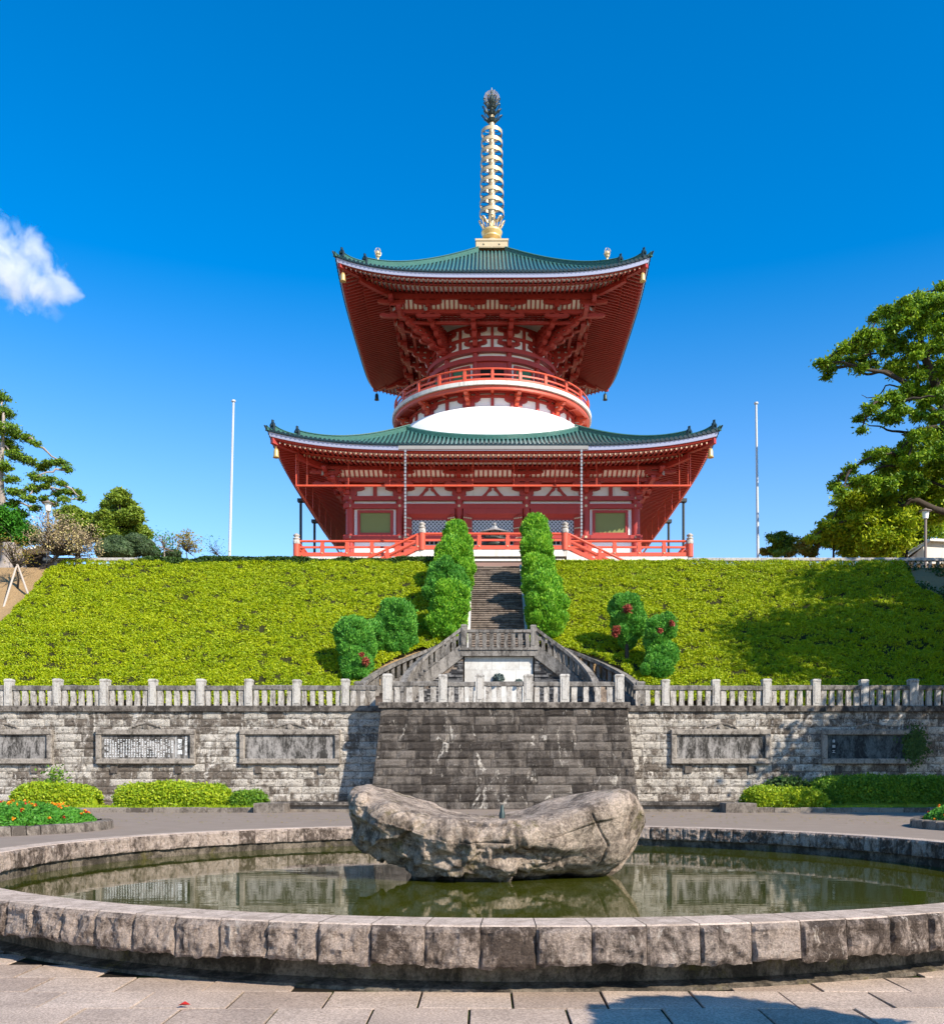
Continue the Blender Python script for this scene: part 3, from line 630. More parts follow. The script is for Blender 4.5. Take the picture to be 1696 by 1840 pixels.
def balustrade(label, posts, y, z, hp=1.08, hr=.80, rt=.18, wp=.32, wb=.19, nb=5, seed=1, pm='post_stone', bm='baluster_stone', rm='rail_stone', sides=None, ends=(1,1), group=None):
    q = random.Random(seed)
    t = thing('stone_balustrade', ((posts[0]+posts[-1])/2, y, z), label, 'balustrade', group)
    for i, x in enumerate(posts):
        if (i == 0 and not ends[0]) or (i == len(posts)-1 and not ends[1]): continue
        post_mb(x, y, z, wp*q.uniform(.93, 1.07), hp*q.uniform(.985, 1.015), q).build('post', pm, t)
    for a, b in zip(posts[:-1], posts[1:]):
        n = nb if isinstance(nb, int) else nb(b-a); x0, x1 = a+wp/2-.03, b-wp/2+.03
        r = MB(); dz = q.uniform(-.012, .012); N = 6; vs = []
        for k in range(N+1):
            xx = x0+(x1-x0)*k/N; j = lambda: q.uniform(-.008, .008)
            vs += [(xx,y-.13+j(),z+hr-rt+dz+j()),(xx,y-.14+j(),z+hr-.03+dz),(xx,y-.09,z+hr+dz+j()),(xx,y+.09,z+hr+dz),(xx,y+.13,z+hr-rt+dz)]
        r.add(vs, [(k*5+i, k*5+5+i, k*5+5+(i+1)%5, k*5+(i+1)%5) for k in range(N) for i in range(5)]+[(0,1,2,3,4),tuple(range(N*5+4, N*5-1, -1))])
        r.build('rail', rm, t)
        for k in range(n):
            m_ = MB(); rough_prism(m_, x0+(x1-x0)*(k+.5)/n, y, z, z+hr-rt+.02, wb*q.uniform(.9, 1.12), .17, q); m_.build('baluster', bm, t)
    if sides:      # returns running back towards the wall line
        for x, ya, yb in sides:
            r = MB(); r.box(x-.12, x+.12, ya+.15, yb, z+hr-rt, z+hr); r.build('rail', rm, t)
            n = int((yb-ya)/.36)
            for k in range(n):
                m_ = MB(); rough_prism(m_, x, ya+.3+(yb-ya-.3)*(k+.4)/n, z, z+hr-rt+.02, .17, wb, q); m_.build('baluster', bm, t)
    return t
yb = WALLY+.18; L_ = lambda *xs_: [wx(x, yb) for x in xs_]
balustrade('weathered white stone balustrade on the retaining wall above the writing tablet', L_(-155,-68,18,105,190,276,362,448,534,621,684), yb, CZ1, 1.09, .83, seed=3, nb=lambda d: 3 if d < 1.7 else 5, ends=(1,0))
balustrade('stone balustrade on the half-shaded retaining wall above the long hedge', L_(1131,1195,1285,1376,1465,1551,1639,1728,1816), yb, CZ1, 1.09, .83, seed=4, nb=lambda d: 3 if d < 1.7 else 5, ends=(0,1))
yb = BF+.12; B_ = [wx(x, yb) for x in (697,796,862,949,1014,1112)]
balustrade('front stone balustrade standing on the dark bastion', B_, yb, bz1+.22, 1.10, .80, seed=6, wp=.34, wb=.2, nb=lambda d: 3 if d < 1.7 else 4, sides=((B_[0], yb, WALLY+.1), (B_[-1], yb, WALLY+.1)), rt=.17)
# ------------------------------------------------------------------ stairs
LZ = 6.9
def mirror(s): return (lambda p: p) if s < 0 else (lambda p: (2*AX-p[0], p[1], p[2]))
stair = thing('landing_podium', (AX, 43, TOPZ), 'pale fountain wall and landing where the two curved stairs meet', 'landing')
mb = MB(); mb.cbox(AX, 43.0, LZ-.36, 3.36, 2.3, .34, .0); mb.box(AX-1.72, AX+1.72, 41.80, 44.0, LZ-.10, LZ); mb.build('slab', 'rail_stone', stair)
mb = MB(); q = random.Random(5)
for c, (z0, z1) in enumerate(((4.0,4.75),(4.75,5.4),(5.4,5.95),(5.95,6.54))):
    n = 4 + c % 2
    for i in range(n):
        a, b = -1.5+3.0*i/n, -1.5+3.0*(i+1)/n; mb.box(AX+a+.003, AX+b-.003, 42.08+q.uniform(0,.004), 42.4, z0+.003, z1-.003)
mb.build('fountain_wall', 'pale_panel', stair)
mb = MB(); mb.box(AX-1.48, AX+1.48, 42.15, 44.2, TOPZ, LZ-.37); mb.build('core', 'mortar', stair)
for (px, py, sc_) in ((896,1220,1.0),(862,1227,.72),(932,1227,.72)):
    lm = MB(); x_, z_, y_ = wx(px, 42), wz(py, 42), 42.06
    for k in range(9):
        a = pi*2*k/9; lm.lathe([(.001,-.10),(.07,-.06),(.085,0),(.07,.06),(.001,.10)], 0, 0, 8); b0 = len(lm.v)-40
        for i in range(b0, len(lm.v)): p = lm.v[i]; lm.v[i] = (x_+p[0]*sc_+.19*sc_*cos(a), y_-.05+p[1]*sc_, z_+p[2]*sc_+.17*sc_*sin(a))
    for (dx, dz, dy, r) in ((0,0,-.10,.17),(0,-.07,-.24,.10),(-.07,.06,-.22,.045),(.07,.06,-.22,.045),(-.15,.17,-.1,.05),(.15,.17,-.1,.05),(0,.02,-.27,.04)):
        b0 = len(lm.v); lm.lathe([(r*sin(pi*k/8)+.0005, -r*cos(pi*k/8)) for k in range(9)], 0, 0, 14)
        for i in range(b0, len(lm.v)): p = lm.v[i]; lm.v[i] = (x_+(p[0]+dx)*sc_, y_+(p[1]+dy)*sc_, z_+(p[2]+dz)*sc_)
    side = 'large bronze lion mask spout in the middle of the pale fountain wall' if sc_ == 1 else ('small lion mask spout on the side of the two green shrubs' if px < 890 else 'small lion mask spout on the side of the reddish shrubs')
    tag(lm.build('lion_mask', 'dark_bronze', smooth=True), side, 'lion mask', 'lion masks on the fountain wall')
def flight(s):
    T = mirror(s); side = 'beside the two green clipped shrubs' if s < 0 else 'beside the reddish shrubs'
    X0 = AX-1.56
    inner = lambda u: (X0-2.5*sin(u*pi/2), 42.0-2.2*(1-cos(u*pi/2)))
    outer = lambda u: (X0-4.3*sin(u*pi/2), 44.2-4.2*(1-cos(u*pi/2)))
    hz = lambda u: LZ-(LZ-TOPZ)*u
    st = thing('curved_stair', T((X0-3.4, 40, TOPZ)), 'curved stone stair flight with mossy treads '+side, 'stair', 'paired curved stairs')
    mb = MB(T); n = 19
    for k in range(n):
        u0, u1 = k/n, (k+1)/n; z1 = hz(u1)+.0; a, b, c, d = inner(u0), outer(u0), outer(u1), inner(u1)
        mb.add([(*a,TOPZ-.1),(*b,TOPZ-.1),(*c,TOPZ-.1),(*d,TOPZ-.1),(*a,z1),(*b,z1),(*c,z1),(*d,z1)], [(4,5,6,7),(0,1,5,4),(1,2,6,5),(2,3,7,6),(3,0,4,7)])
    mb.build('tread', 'stair_stone', st)
    q = random.Random(8); mb = MB(T); z = TOPZ; EL_ = np.cumsum([0]+[math.hypot(inner((k+1)/60)[0]-inner(k/60)[0], inner((k+1)/60)[1]-inner(k/60)[1]) for k in range(60)])
    while z < 6.5:      # slate cladding under the inner balustrade, laid in thin courses along the curve
        h = q.uniform(.05, .12); d = 0
        while d < EL_[-1]:
            d1 = min(EL_[-1], d+q.uniform(.2, .7)); u0, u1 = (float(np.interp(v_, EL_, np.linspace(0, 1, 61))) for v_ in (d+.004, d1)); d = d1
            if z+h > hz(u1)-.30 and z > hz(u1)-.5: continue
            if z > hz(u0)-.36: continue
            o = .03+q.uniform(0, .06); vs = []
            for u in (u0, (u0+u1)/2, u1):
                p = np.array(inner(u)); t_ = np.array(inner(min(1, u+.01)))-np.array(inner(max(0, u-.01))); t_ /= np.linalg.norm(t_); nn = np.array([-t_[1], t_[0]]); nn = nn if nn[1] < 0 or nn[0] > 0 else -nn
                a_, b_ = p+nn*o, p-nn*.2; vs += [(*a_,z),(*a_,z+h-.006),(*b_,z+h-.006),(*b_,z)]
            mb.add(vs, [(k*4+i, k*4+4+i, k*4+4+(i+1)%4, k*4+(i+1)%4) for k in range(2) for i in range(4)]+[(0,1,2,3),(8,9,10,11)])
        z += h
    mb.build('slate_wall', 'slate_wall', st)
    for which, fn, lab, wd in (('in', inner, 'inner arched stone balustrade of the curved stair ', .12), ('out', outer, 'outer stone balustrade climbing behind the curved stair ', .13)):
        bt = thing('stone_balustrade', T((*fn(.5), hz(.5))), lab+side, 'balustrade')
        N = 40; us = np.linspace(0, 1, N+1)
        def ribbon(z0, z1, w_, mat, nm, drop=None):
            m_ = MB(T); vs = []
            for u in us:
                p = np.array(fn(u)); p2 = np.array(fn(min(1, u+.01))); p1 = np.array(fn(max(0, u-.01))); t = p2-p1; t /= np.linalg.norm(t); nn = np.array([t[1], -t[0]])
                a, b = p+nn*w_, p-nn*w_; h = hz(u); zl = h+z0 if drop is None else max(TOPZ-.1, h+z0-drop*(0))
                vs += [(*a,zl),(*b,zl),(*b,h+z1),(*a,h+z1)]
            m_.add(vs, [(k*4+i, k*4+4+i, k*4+4+(i+1)%4, k*4+(i+1)%4) for k in range(N) for i in range(4)]+[(0,1,2,3),(4*N+3,4*N+2,4*N+1,4*N)])
            return m_.build(nm, mat, bt)
        ribbon(.80, .96, wd+.03, 'rail_stone', 'rail'); ribbon(-.42, .22, wd+.01, 'rail_stone', 'stringer')
        nbl = 15 if which == 'in' else 20; q = random.Random(3+s)
        for k in range(nbl):
            u = (k+.5)/nbl; x_, y_ = fn(u); m_ = MB(T); rough_prism(m_, x_, y_, hz(u)+.2, hz(u)+.83, .15, .15, q, .006); m_.build('baluster', 'rail_stone', bt)
        if which == 'out':
            x_, y_ = fn(1.0); m_ = post_mb(x_, y_-.1, TOPZ, .34, 1.22, q); m_.v = [T(p) for p in m_.v]; m_.build('post', 'rail_stone', bt)
flight(-1); flight(1)
balustrade('grey stone balustrade across the landing at the foot of the long stair', [wx(834,41.95), wx(958,41.95)], 41.95, LZ, 1.02, .80, .13, .26, .17, 9, 12, 'rail_stone', 'rail_stone', 'rail_stone')
# central flight
cs = thing('long_stair', (AX, 44, LZ), 'long straight stone stair climbing the green slope between tall clipped cypresses', 'stair')
mb = MB(); q = random.Random(1); n = 40; y = 43.95; z = LZ; run = (52.6-43.95)/n; rise = (TERR-LZ)/n
for k in range(n):
    x = AX-1.30
    while x < AX+1.29:
        b = min(AX+1.30, x+q.uniform(.6, 1.0)); mb.cbox((x+b)/2, y+run*(k+1), z+rise*k-.25, b-x-.004, run*2.02, rise+.20, 0); mb.cbox((x+b)/2, y+run*(k+1)-.035, z+rise*(k+1)-.05+q.uniform(-.004,.004), b-x-.004, run*2.02, .05, .015); x = b
mb.build('tread', 'stair_stone', cs)
for s in (-1, 1):
    mb = MB(); xa, xb = AX+s*1.30, AX+s*1.44
    x0, x1 = min(xa, xb), max(xa, xb)
    mb.add([(x0,y-.1,z-.6),(x1,y-.1,z-.6),(x1,52.7,TERR-.6),(x0,52.7,TERR-.6),(x0,y-.1,z+.20),(x1,y-.1,z+.20),(x1,52.7,TERR+.16),(x0,52.7,TERR+.16)], [(0,1,5,4),(1,2,6,5),(2,3,7,6),(3,0,4,7),(4,5,6,7)])
    mb.build('side_kerb', 'pale_panel', cs)
# terrace edge rails
def terrace_rail(x0, x1, label, seed):
    t = thing('stone_balustrade', ((x0+x1)/2, 53.2, TERR), label, 'balustrade'); q = random.Random(seed); z = TERR-.15
    mb = MB(); coping(mb, x0, x1, 53.05, 53.35, z+.62, z+.78, seed, 2.0); mb.build('rail', 'post_stone', t)
    mb = MB(); mb.box(x0, x1, 53.02, 53.38, z-.2, z+.1); mb.build('coping', 'rail_stone', t)
    n = int((x1-x0)/.42)
    for k in range(n):
        m_ = MB(); rough_prism(m_, x0+(x1-x0)*(k+.5)/n, 53.2, z+.1, z+.63, .15, .15, q); m_.build('baluster', 'baluster_stone', t)
terrace_rail(wx(1235,53.2), wx(1760,53.2), 'low stone terrace rail under the big oak, at the top of the slope', 2)
terrace_rail(wx(80,53.2), wx(252,53.2), 'low pale stone terrace rail in front of the domed shrub and conifers', 3)
# ------------------------------------------------------------------ pagoda
QX, QY = .69, 95.0
pg = thing('pagoda', (QX, QY, TERR), 'great red two-storey pagoda with green tiled roofs, white dome and tall ringed spire', 'pagoda')
def side(k):
    c, s = round(cos(k*pi/2)), round(sin(k*pi/2))
    return lambda p: (QX+p[0]*c+p[1]*s, QY-p[1]*c+p[0]*s, p[2])
SIDES = [side(k) for k in range(4)]
class Roof:
    def __init__(s, W, z0, a, b, L, p, inner): s.W, s.z0, s.a, s.b, s.L, s.p, s.inner = W, z0, a, b, L, p, inner
    def lift(s, u): return s.L*(abs(u)/s.W)**s.p
    def z(s, u, d): e = s.W-d; return s.z0+s.a*e+s.b*e*e+s.lift(u)*max(0, 1-e/(s.W*.9))
UP = Roof(13.4, 44.42, .52, .0145, 1.35, 3.8, lambda t: (t*1.6, 1.6))
LR = 11.0; LA = LR/sqrt(2)
LO = Roof(18.1, 28.02, .27, .020, 1.20, 4.2, lambda t: (t*LA, sqrt(LR*LR-(t*LA)**2)))
def sweep(mb, R, pts, n=48, dz=0):
    """closed section pts [(d, z relative)] swept along the eave with mitred corners and the roof's corner lift"""
    vs = []; m_ = len(pts)
    for k in range(n+1):
        t = -1+2*k/n
        for d, z in pts: u = t*d; vs.append((u, d, z+R.lift(t*R.W)*(d/R.W)**R.p + dz))
    mb.add(vs, [(k*m_+i, k*m_+(i+1)%m_, k*m_+m_+(i+1)%m_, k*m_+m_+i) for k in range(n) for i in range(m_)])
def roof_build(R, name, label, sp, fl, bs, pur, nm):
    """fl=(d_out,z_out,d_in,z_in,h) flying rafters, bs= base rafters, pur= inner square half width"""
    mb = MB(); NS = 14
    for T in SIDES:
        mb.T = T; n = 40; vs = []
        for k in range(n+1):
            t = -1+2*k/n; ui, di = R.inner(t)
            for j in range(NS+1):
                f = j/NS; u, d = t*R.W*(1-f)+ui*f, R.W*(1-f)+di*f; vs.append((u, d, R.z(u, d)))
        mb.add(vs, [(k*(NS+1)+j, (k+1)*(NS+1)+j, (k+1)*(NS+1)+j+1, k*(NS+1)+j+1) for k in range(n) for j in range(NS)])
    roof = mb.build(name, 'roof_pan', pg, smooth=True)
    # half-round tile rows with round end caps
    mb = MB(); caps = MB(); nr = int(2*R.W/sp)
    for T in SIDES:
        mb.T = caps.T = T
        for i in range(nr+1):
            u = -R.W+.12+(2*R.W-.24)*i/nr; ui, di = R.inner(0)
            if R is LO: din = sqrt(LR*LR-u*u) if abs(u) < LA else abs(u)
            else: din = max(1.6, abs(u))
            d0 = R.W+.06; n = 10 if d0-din > 2 else 3; r = .115; vs = []
            if d0-din < .15: continue
            for j in range(n+1):
                d = d0+(din-d0)*j/n; z = R.z(u, min(d, R.W))
                vs += [(u+r*cos(a), d, z+.02+r*1.15*sin(a)) for a in (0, pi/5, 2*pi/5, 3*pi/5, 4*pi/5, pi)]
            mb.add(vs, [(j*6+a, j*6+a+1, j*6+6+a+1, j*6+6+a) for j in range(n) for a in range(5)])
            z = R.z(u, R.W); caps.add([(u+.13*cos(a*pi/5), d0+.012, z+.03+.13*sin(a*pi/5)) for a in range(10)]+[(u+.13*cos(a*pi/5), d0-.12, z+.03+.13*sin(a*pi/5)) for a in range(10)], [tuple(range(10))]+[(a, (a+1)%10, 10+(a+1)%10, 10+a) for a in range(10)])
    mb.build('roof_tiles', 'roof_tile', roof, smooth=True); caps.build('tile_ends', 'roof_pan', roof)
    W, z0 = R.W, R.z0
    f = MB(); 
    for T in SIDES: f.T = T; sweep(f, R, [(W+.03,z0-.10),(W+.03,z0+.03),(W-.4,z0+.20),(W-.4,z0-.06)])
    f.build('tile_edge', 'roof_pan', roof)
    f = MB()
    for T in SIDES: f.T = T; sweep(f, R, [(W-.14,z0-.42),(W-.04,z0-.11),(W-.5,z0-.11),(W-.5,z0-.42)])
    f.build('eave_fascia', 'eave_copper', roof)
    f = MB()
    for T in SIDES:
        f.T = T; sweep(f, R, [(W-.28,fl[1]+fl[4]+.01),(W-.20,z0-.425),(W-.55,z0-.425),(W-.55,fl[1]+fl[4]+.01)])
        sweep(f, R, [(bs[0]-.05,bs[1]+bs[4]+.005),(bs[0]+.07,fl[3]-.02),(bs[0]-.3,fl[3]+.03),(bs[0]-.3,bs[1]+bs[4]+.01)])
    f.build('eave_beam', 'shaded_red', roof)
    f = MB()
    for T in SIDES:
        f.T = T
        for (do, zo, di, zi, h) in (fl, bs):
            n = 48; vs = []
            for k in range(n+1):
                t = -1+2*k/n
                for d, z in ((do-.06, zo+.01+h), (di-.35, zi+(zi-zo)/(do-di)*.35+h)): vs.append((t*d, d, z+R.lift(t*W)*(d/W)**R.p))
            f.add(vs, [(2*k, 2*k+1, 2*k+3, 2*k+2) for k in range(n)])
    f.build('eave_board', 'white_board', roof)
    rest = MB(); tips = MB(); count = 0; rs = .41; n = int(2*W/rs)
    for kk, T in enumerate(SIDES):
        for (tier, (do, zo, di, zi, h)) in enumerate((fl, bs)):
            nn_ = int(2*(do)/rs)
            for i in range(nn_+1):
                u = -do+.1+(2*do-.2)*i/nn_; d1 = max(di-.3, abs(u)-.05); 
                if do-d1 < .25: continue
                hw = .064; vs = []
                for d in (do, d1):
                    z = zo+(zi-zo)*(do-d)/(do-di)+R.lift(u)
                    vs += [(u-hw,d,z),(u+hw,d,z),(u+hw,d,z+h+.004),(u-hw,d,z+h+.004)]
                fs = [(0,1,2,3),(7,6,5,4),(0,4,5,1),(1,5,6,2),(3,7,4,0)]
                solo = nm == 'low' and kk == 0 and tier == 0 or nm == 'low' and kk == 0 and tier == 1 and abs(u) < 1.4
                if solo: m_ = MB(T); m_.add(vs, fs); m_.build('rafter', 'shaded_red', roof); count += 1
                else: rest.T = T; rest.add(vs, fs)
                tips.T = T; z = vs[0][2]; tips.box(u-hw*.7, u+hw*.7, do-.01, do+.008, z+.035, z+h-.05)
    tag(rest.build('rafters', 'shaded_red', roof), kind='stuff'); tag(tips.build('rafter_tips', 'pale_gilt', roof), kind='stuff')
    # hip rafters, corner bells, hip ridges with end ornaments
    for k in range(4):
        a = pi/4+k*pi/2; T0 = SIDES[k]
        T = lambda p, T0=T0: T0((p[0]/sqrt(2)-p[1]/sqrt(2)*0+p[1]*-.7071, p[0]/sqrt(2)+p[1]*.7071, p[2]))     # p0 along the diagonal, p1 across
        dg = lambda h: h*sqrt(2)
        hr = MB(T)
        for (do, zo, di, zi, hh, ww) in ((W-.25, fl[1]-.12+R.L*.93, bs[0]-.6, fl[3]-.10+R.L*(bs[0]/W)**R.p*.9, .42, .17), (bs[0]+.1, bs[1]-.22+R.L*(bs[0]/W)**R.p*.93, pur-.3, bs[3]-.25, .42, .19)):
            n = 8; vs = []
            for j in range(n+1):
                f_ = j/n; d = do+(di-do)*f_; z = zo+(zi-zo)*f_-.25*sin(pi*f_)*.35
                vs += [(dg(d),-ww,z),(dg(d),ww,z),(dg(d),ww,z+hh),(dg(d),-ww,z+hh)]
            hr.add(vs, [(j*4+i, j*4+4+i, j*4+4+(i+1)%4, j*4+(i+1)%4) for j in range(n) for i in range(4)]+[(0,1,2,3),(4*n+3,4*n+2,4*n+1,4*n)])
        hr.build('hip_rafter', 'shaded_red', roof)
        b = MB(); x_, y_, z_ = T((dg(W-.55), 0, fl[1]-.12+R.L*.9))
        b.lathe([(.001,.0),(.03,.0),(.03,-.28),(.14,-.32),(.20,-.5),(.21,-.85),(.27,-1.02),(.25,-1.03),(.001,-.95)], 0, 0, 14); b.v = [(x_+p[0], y_+p[1], z_+p[2]) for p in b.v]
        b.build('wind_bell', 'bell_gilt' if k in (0, 3) or nm == 'low' else 'dark_bronze', roof, smooth=True)
        # ridges: profile follows hip, tile stack with rounded top
        e1, e2 = (11.15, 12.9) if nm == 'up' else (16.1, 17.75)
        ti = 1.45 if nm == 'up' else LA-.15
        rd = MB(T)
        def ridge(d0, d1, h0, h1, w_, rise):
            n = 18; vs = []
            for j in range(n+1):
                f_ = j/n; d = d0+(d1-d0)*f_; z = R.z(d, d)-.08; h = h0+(h1-h0)*f_; z2 = z+rise*f_**4
                vs += [(dg(d),-w_,z),(dg(d),w_,z),(dg(d),w_*.72,z2+h-.12),(dg(d),w_*.95,z2+h-.10),(dg(d),w_*.55,z2+h),(dg(d),-w_*.55,z2+h),(dg(d),-w_*.95,z2+h-.10),(dg(d),-w_*.72,z2+h-.12)]
            rd.add(vs, [(j*8+i, j*8+8+i, j*8+8+(i+1)%8, j*8+(i+1)%8) for j in range(n) for i in range(8)]+[tuple(range(8)), tuple(range(n*8+7, n*8-1, -1))])
        ridge(ti, e1, .56, .50, .28, .20); ridge(e1-.2, e2, .36, .40, .22, .24); ridge(e2-.2, W+.10, .20, .22, .16, .18)
        rd.build('hip_ridge', 'ridge_tile', roof)
        for d, h, wd in ((e1, .50, .27), (e2, .46, .24)):     # upright end tiles with horned top
            o = MB(T); z = R.z(d, d)+(.18 if d == e1 else .22)
            poly = [(-wd,-.15),(wd,-.15),(wd*1.15,h*.35),(wd*.95,h*.8),(wd*.5,h*1.05),(wd*.2,h*1.15),(wd*.22,h*1.45),(-wd*.02,h*1.6),(-wd*.22,h*1.45),(-wd*.2,h*1.15),(-wd*.5,h*1.05),(-wd*.95,h*.8),(-wd*1.15,h*.35)]
            o.prism(poly, lambda p, q, w_: (dg(d)+w_, p, z+q), -.05, .14)
            o.prism([(cos(a)*wd*.5, h*.5+sin(a)*wd*.5) for a in np.linspace(0, 2*pi, 12, endpoint=False)], lambda p, q, w_: (dg(d)+w_, p, z+q), .143, .26)
            o.build('ridge_end', 'roof_pan', roof)
        o = MB(T); z = R.z(W, W)+.05; o.tube([(dg(W-.05),0,z),(dg(W+.12),0,z+.08),(dg(W+.24),0,z+.24)], [.12,.10,.05], 8); o.build('corner_tile', 'roof_pan', roof)
        if nm == 'up':
            x_, y_, _ = T((dg(10.15), 0, 0)); z = R.z(10.15, 10.15)+.50; j = MB()
            j.lathe([(.12,0),(.16,.12),(.10,.2),(.12,.42),(.25,.50),(.27,.62),(.22,.64)], x_, y_, 16); j.lathe([(.10,.64),(.26,.74),(.32,.92),(.27,1.1),(.12,1.26),(.001,1.40)], x_, y_, 18)
            j.v = [(x_+(p[0]-x_)*.8, y_+(p[1]-y_)*.8, p[2]*.68+z) for p in j.v]; j = j.build('jewel_finial', 'pale_gilt', roof, smooth=True)
            fl_ = MB()
            for s in range(4):
                a = s*pi/2+pi/4; fl_.tube([(x_+cos(a)*.3, y_+sin(a)*.3, z+.72), (x_+cos(a)*.44, y_+sin(a)*.44, z+1.05), (x_+cos(a)*.30, y_+sin(a)*.30, z+1.4), (x_+cos(a)*.08, y_+sin(a)*.08, z+1.68)], [.03,.05,.04,.015], 6)
            fl_.v = [(x_+(p[0]-x_)*.8, y_+(p[1]-y_)*.8, (p[2]-z)*.68+z) for p in fl_.v]; fl_.build('flame', 'pale_gilt', roof)
    return roof
upr = roof_build(UP, 'upper_roof', '', .362, (13.05,43.78,11.2,44.34,.22), (11.45,44.02,8.85,44.66,.25), 9.05, 'up')
lor = roof_build(LO, 'lower_roof', '', .37, (17.72,27.22,15.8,27.48,.22), (16.05,27.10,13.9,27.52,.25), 14.1, 'low')
# ridge round the dome foot
mb = MB()
for T in SIDES:
    mb.T = T; n = 24; vs = []
    for k in range(n+1):
        t = -1+2*k/n; u = t*LA; d = sqrt(LR*LR-u*u); z = LO.z(u, d)-.05; k1 = 1-.30/LR; k2 = 1+.28/LR
        vs += [(u*k2,d*k2,z),(u*k2,d*k2,z+.34),(u*(k2-.01),d*(k2-.01),z+.46),(u*k1,d*k1,z+.50),(u*k1,d*k1,z)]
    mb.add(vs, [(k*5+i, k*5+5+i, k*5+5+i+1, k*5+i+1) for k in range(n) for i in range(4)])
mb.build('dome_ridge', 'ridge_tile', lor)
# front gutter, rain chains, drencher pipe, side downpipes
gt = MB(side(0)); gt.prism([(18.16,27.58),(18.36,27.58),(18.40,27.84),(18.36,27.84),(18.33,27.63),(18.16,27.63)], lambda p, q, w_: (w_, p, q), -7.6, 7.6); gt = gt.build('gutter', 'grey_metal', lor)
for s in (-1, 1):
    ch = MB(side(0)); z = 27.55
    while z > 20.6: ch.box(s*7.05-.075, s*7.05+.075, 18.2, 18.35, z-.20, z); ch.box(s*7.05-.03, s*7.05+.03, 18.25, 18.30, z-.28, z-.2); z -= .28
    ch.build('rain_chain', 'chain_metal', gt)
pp = MB()
for k, T in enumerate(SIDES):
    pp.T = T; pp.tube([(-16.2,16.2,25.3),(16.2,16.2,25.3)], .09, 8)
    for i in range(10): u = -15.3+3.4*i; pp.tube([(u,16.2,25.3),(u,16.2,27.5+LO.lift(u))], .028, 5)
    pp.tube([(16.2,16.2,25.3),(16.2,16.2,27.9)], .05, 6)
pp.build('drencher_pipe', 'red_rail', pg)
for s in (-1, 1):
    for y_ in (4.6, -2.7):
        m_ = MB(); x = QX+s*18.05; m_.tube([(x,QY-y_,TERR),(x,QY-y_,27.55)], .13, 8); m_.box(x-.28,x+.28,QY-y_-.28,QY-y_+.28,27.3,27.6); m_.build('downpipe', 'black_pipe', pg)
# spire
sp = MB(); sp.box(QX-1.55, QX+1.55, QY-1.55, QY+1.55, 53.05, 53.82); sp.box(QX-1.62, QX+1.62, QY-1.62, QY+1.62, 53.70, 53.90)
for s in (-1, 1):
    for T in SIDES:
        sp.T = T; sp.box(s*.76-.70, s*.76+.70, 1.53, 1.575, 53.12, 53.17); sp.box(s*.76-.06, s*.76+.06, 1.54, 1.64, 53.36, 53.50)
sp.T = ID
spire = sp.build('spire', 'pale_gilt', pg)
mb = MB(); mb.lathe([(1.0,53.88),(1.02,54.0),(.92,54.3),(.62,54.55),(.60,54.62)], QX, QY, 32); mb.build('bowl', 'pale_gilt', spire, smooth=True)
mb = MB(); mb.lathe([(.60,54.55),(.90,54.75),(.95,54.85),(.80,54.92),(.82,55.0),(1.02,55.25),(1.05,55.4),(.85,55.55),(.4,55.6)], QX, QY, 32); mb.build('gold_band', 'gilt', spire, smooth=True)
mb = MB(); mb.lathe([(.36,55.3),(.34,60),(.28,65.2),(.24,67.0),(.05,67.6),(.03,69.75),(.001,69.8)], QX, QY, 20); mb.build('shaft', 'pale_gilt', spire, smooth=True)
def petal(mb, a, r0, r1, z0, h, w_, th=.035):
    """open loop petal leaning outwards"""
    pts = []
    for k in range(13):
        t = 2*pi*k/12; v = (1-cos(t))/2; lat = sin(t)*w_*(.55+.45*v); r = r0+(r1-r0)*v**1.3
        pts.append((QX+r*sin(a)+lat*cos(a), QY-r*cos(a)+lat*sin(a), z0+h*v))
    mb.tube(pts, th, 5)
mb = MB()
for k in range(8): petal(mb, 2*pi*k/8+.39*0, .75, 1.25, 55.45, 1.1, .27, .07)
mb.build('lotus_petals', 'pale_gilt', spire)
for k in range(9):
    z = 57.2+1.0*k; r = 1.22-.022*k-.0; m_ = MB(); hh = .17
    m_.lathe([(r-.05,z-hh),(r,z-hh),(r,z+hh),(r-.05,z+hh),(r-.05,z-hh)], QX, QY, 40); rg = m_.build('ring', 'pale_gilt', spire, smooth=False)
    m_ = MB()
    for a in range(8):
        aa = pi/4*a+.39; m_.tube([(QX+.3*cos(aa),QY+.3*sin(aa),z+.02),(QX+.72*cos(aa),QY+.72*sin(aa),z-.02),(QX+(r-.03)*cos(aa+.16),QY+(r-.03)*sin(aa+.16),z+.06)], .03, 5); m_.tube([(QX+.72*cos(aa),QY+.72*sin(aa),z-.02),(QX+(r-.03)*cos(aa-.16),QY+(r-.03)*sin(aa-.16),z+.06)], .03, 5)
    m_.build('spoke', 'dark_bronze', spire)
m_ = MB()
for t, (z, n) in enumerate(((66.2,8),(66.95,8),(67.65,8))):
    m_.lathe([(.12,z-.15),(.42-.06*t,z+.18),(.48-.07*t,z+.36),(.3,z+.36),(.12,z-.1)], QX, QY, 16)
    for k in range(n): petal(m_, 2*pi*k/n+.2*t, .35, 1.02-.08*t, z+.1, .75, .19, .05)
m_.build('crown_petals', 'dark_bronze', spire)
m_ = MB(); m_.lathe([(.06,68.1),(.24,68.25),(.34,68.5),(.28,68.8),(.1,69.05),(.08,69.2),(.14,69.3),(.001,69.55)], QX, QY, 18); m_.build('jewel', 'dark_bronze', spire, smooth=True)
m_ = MB()
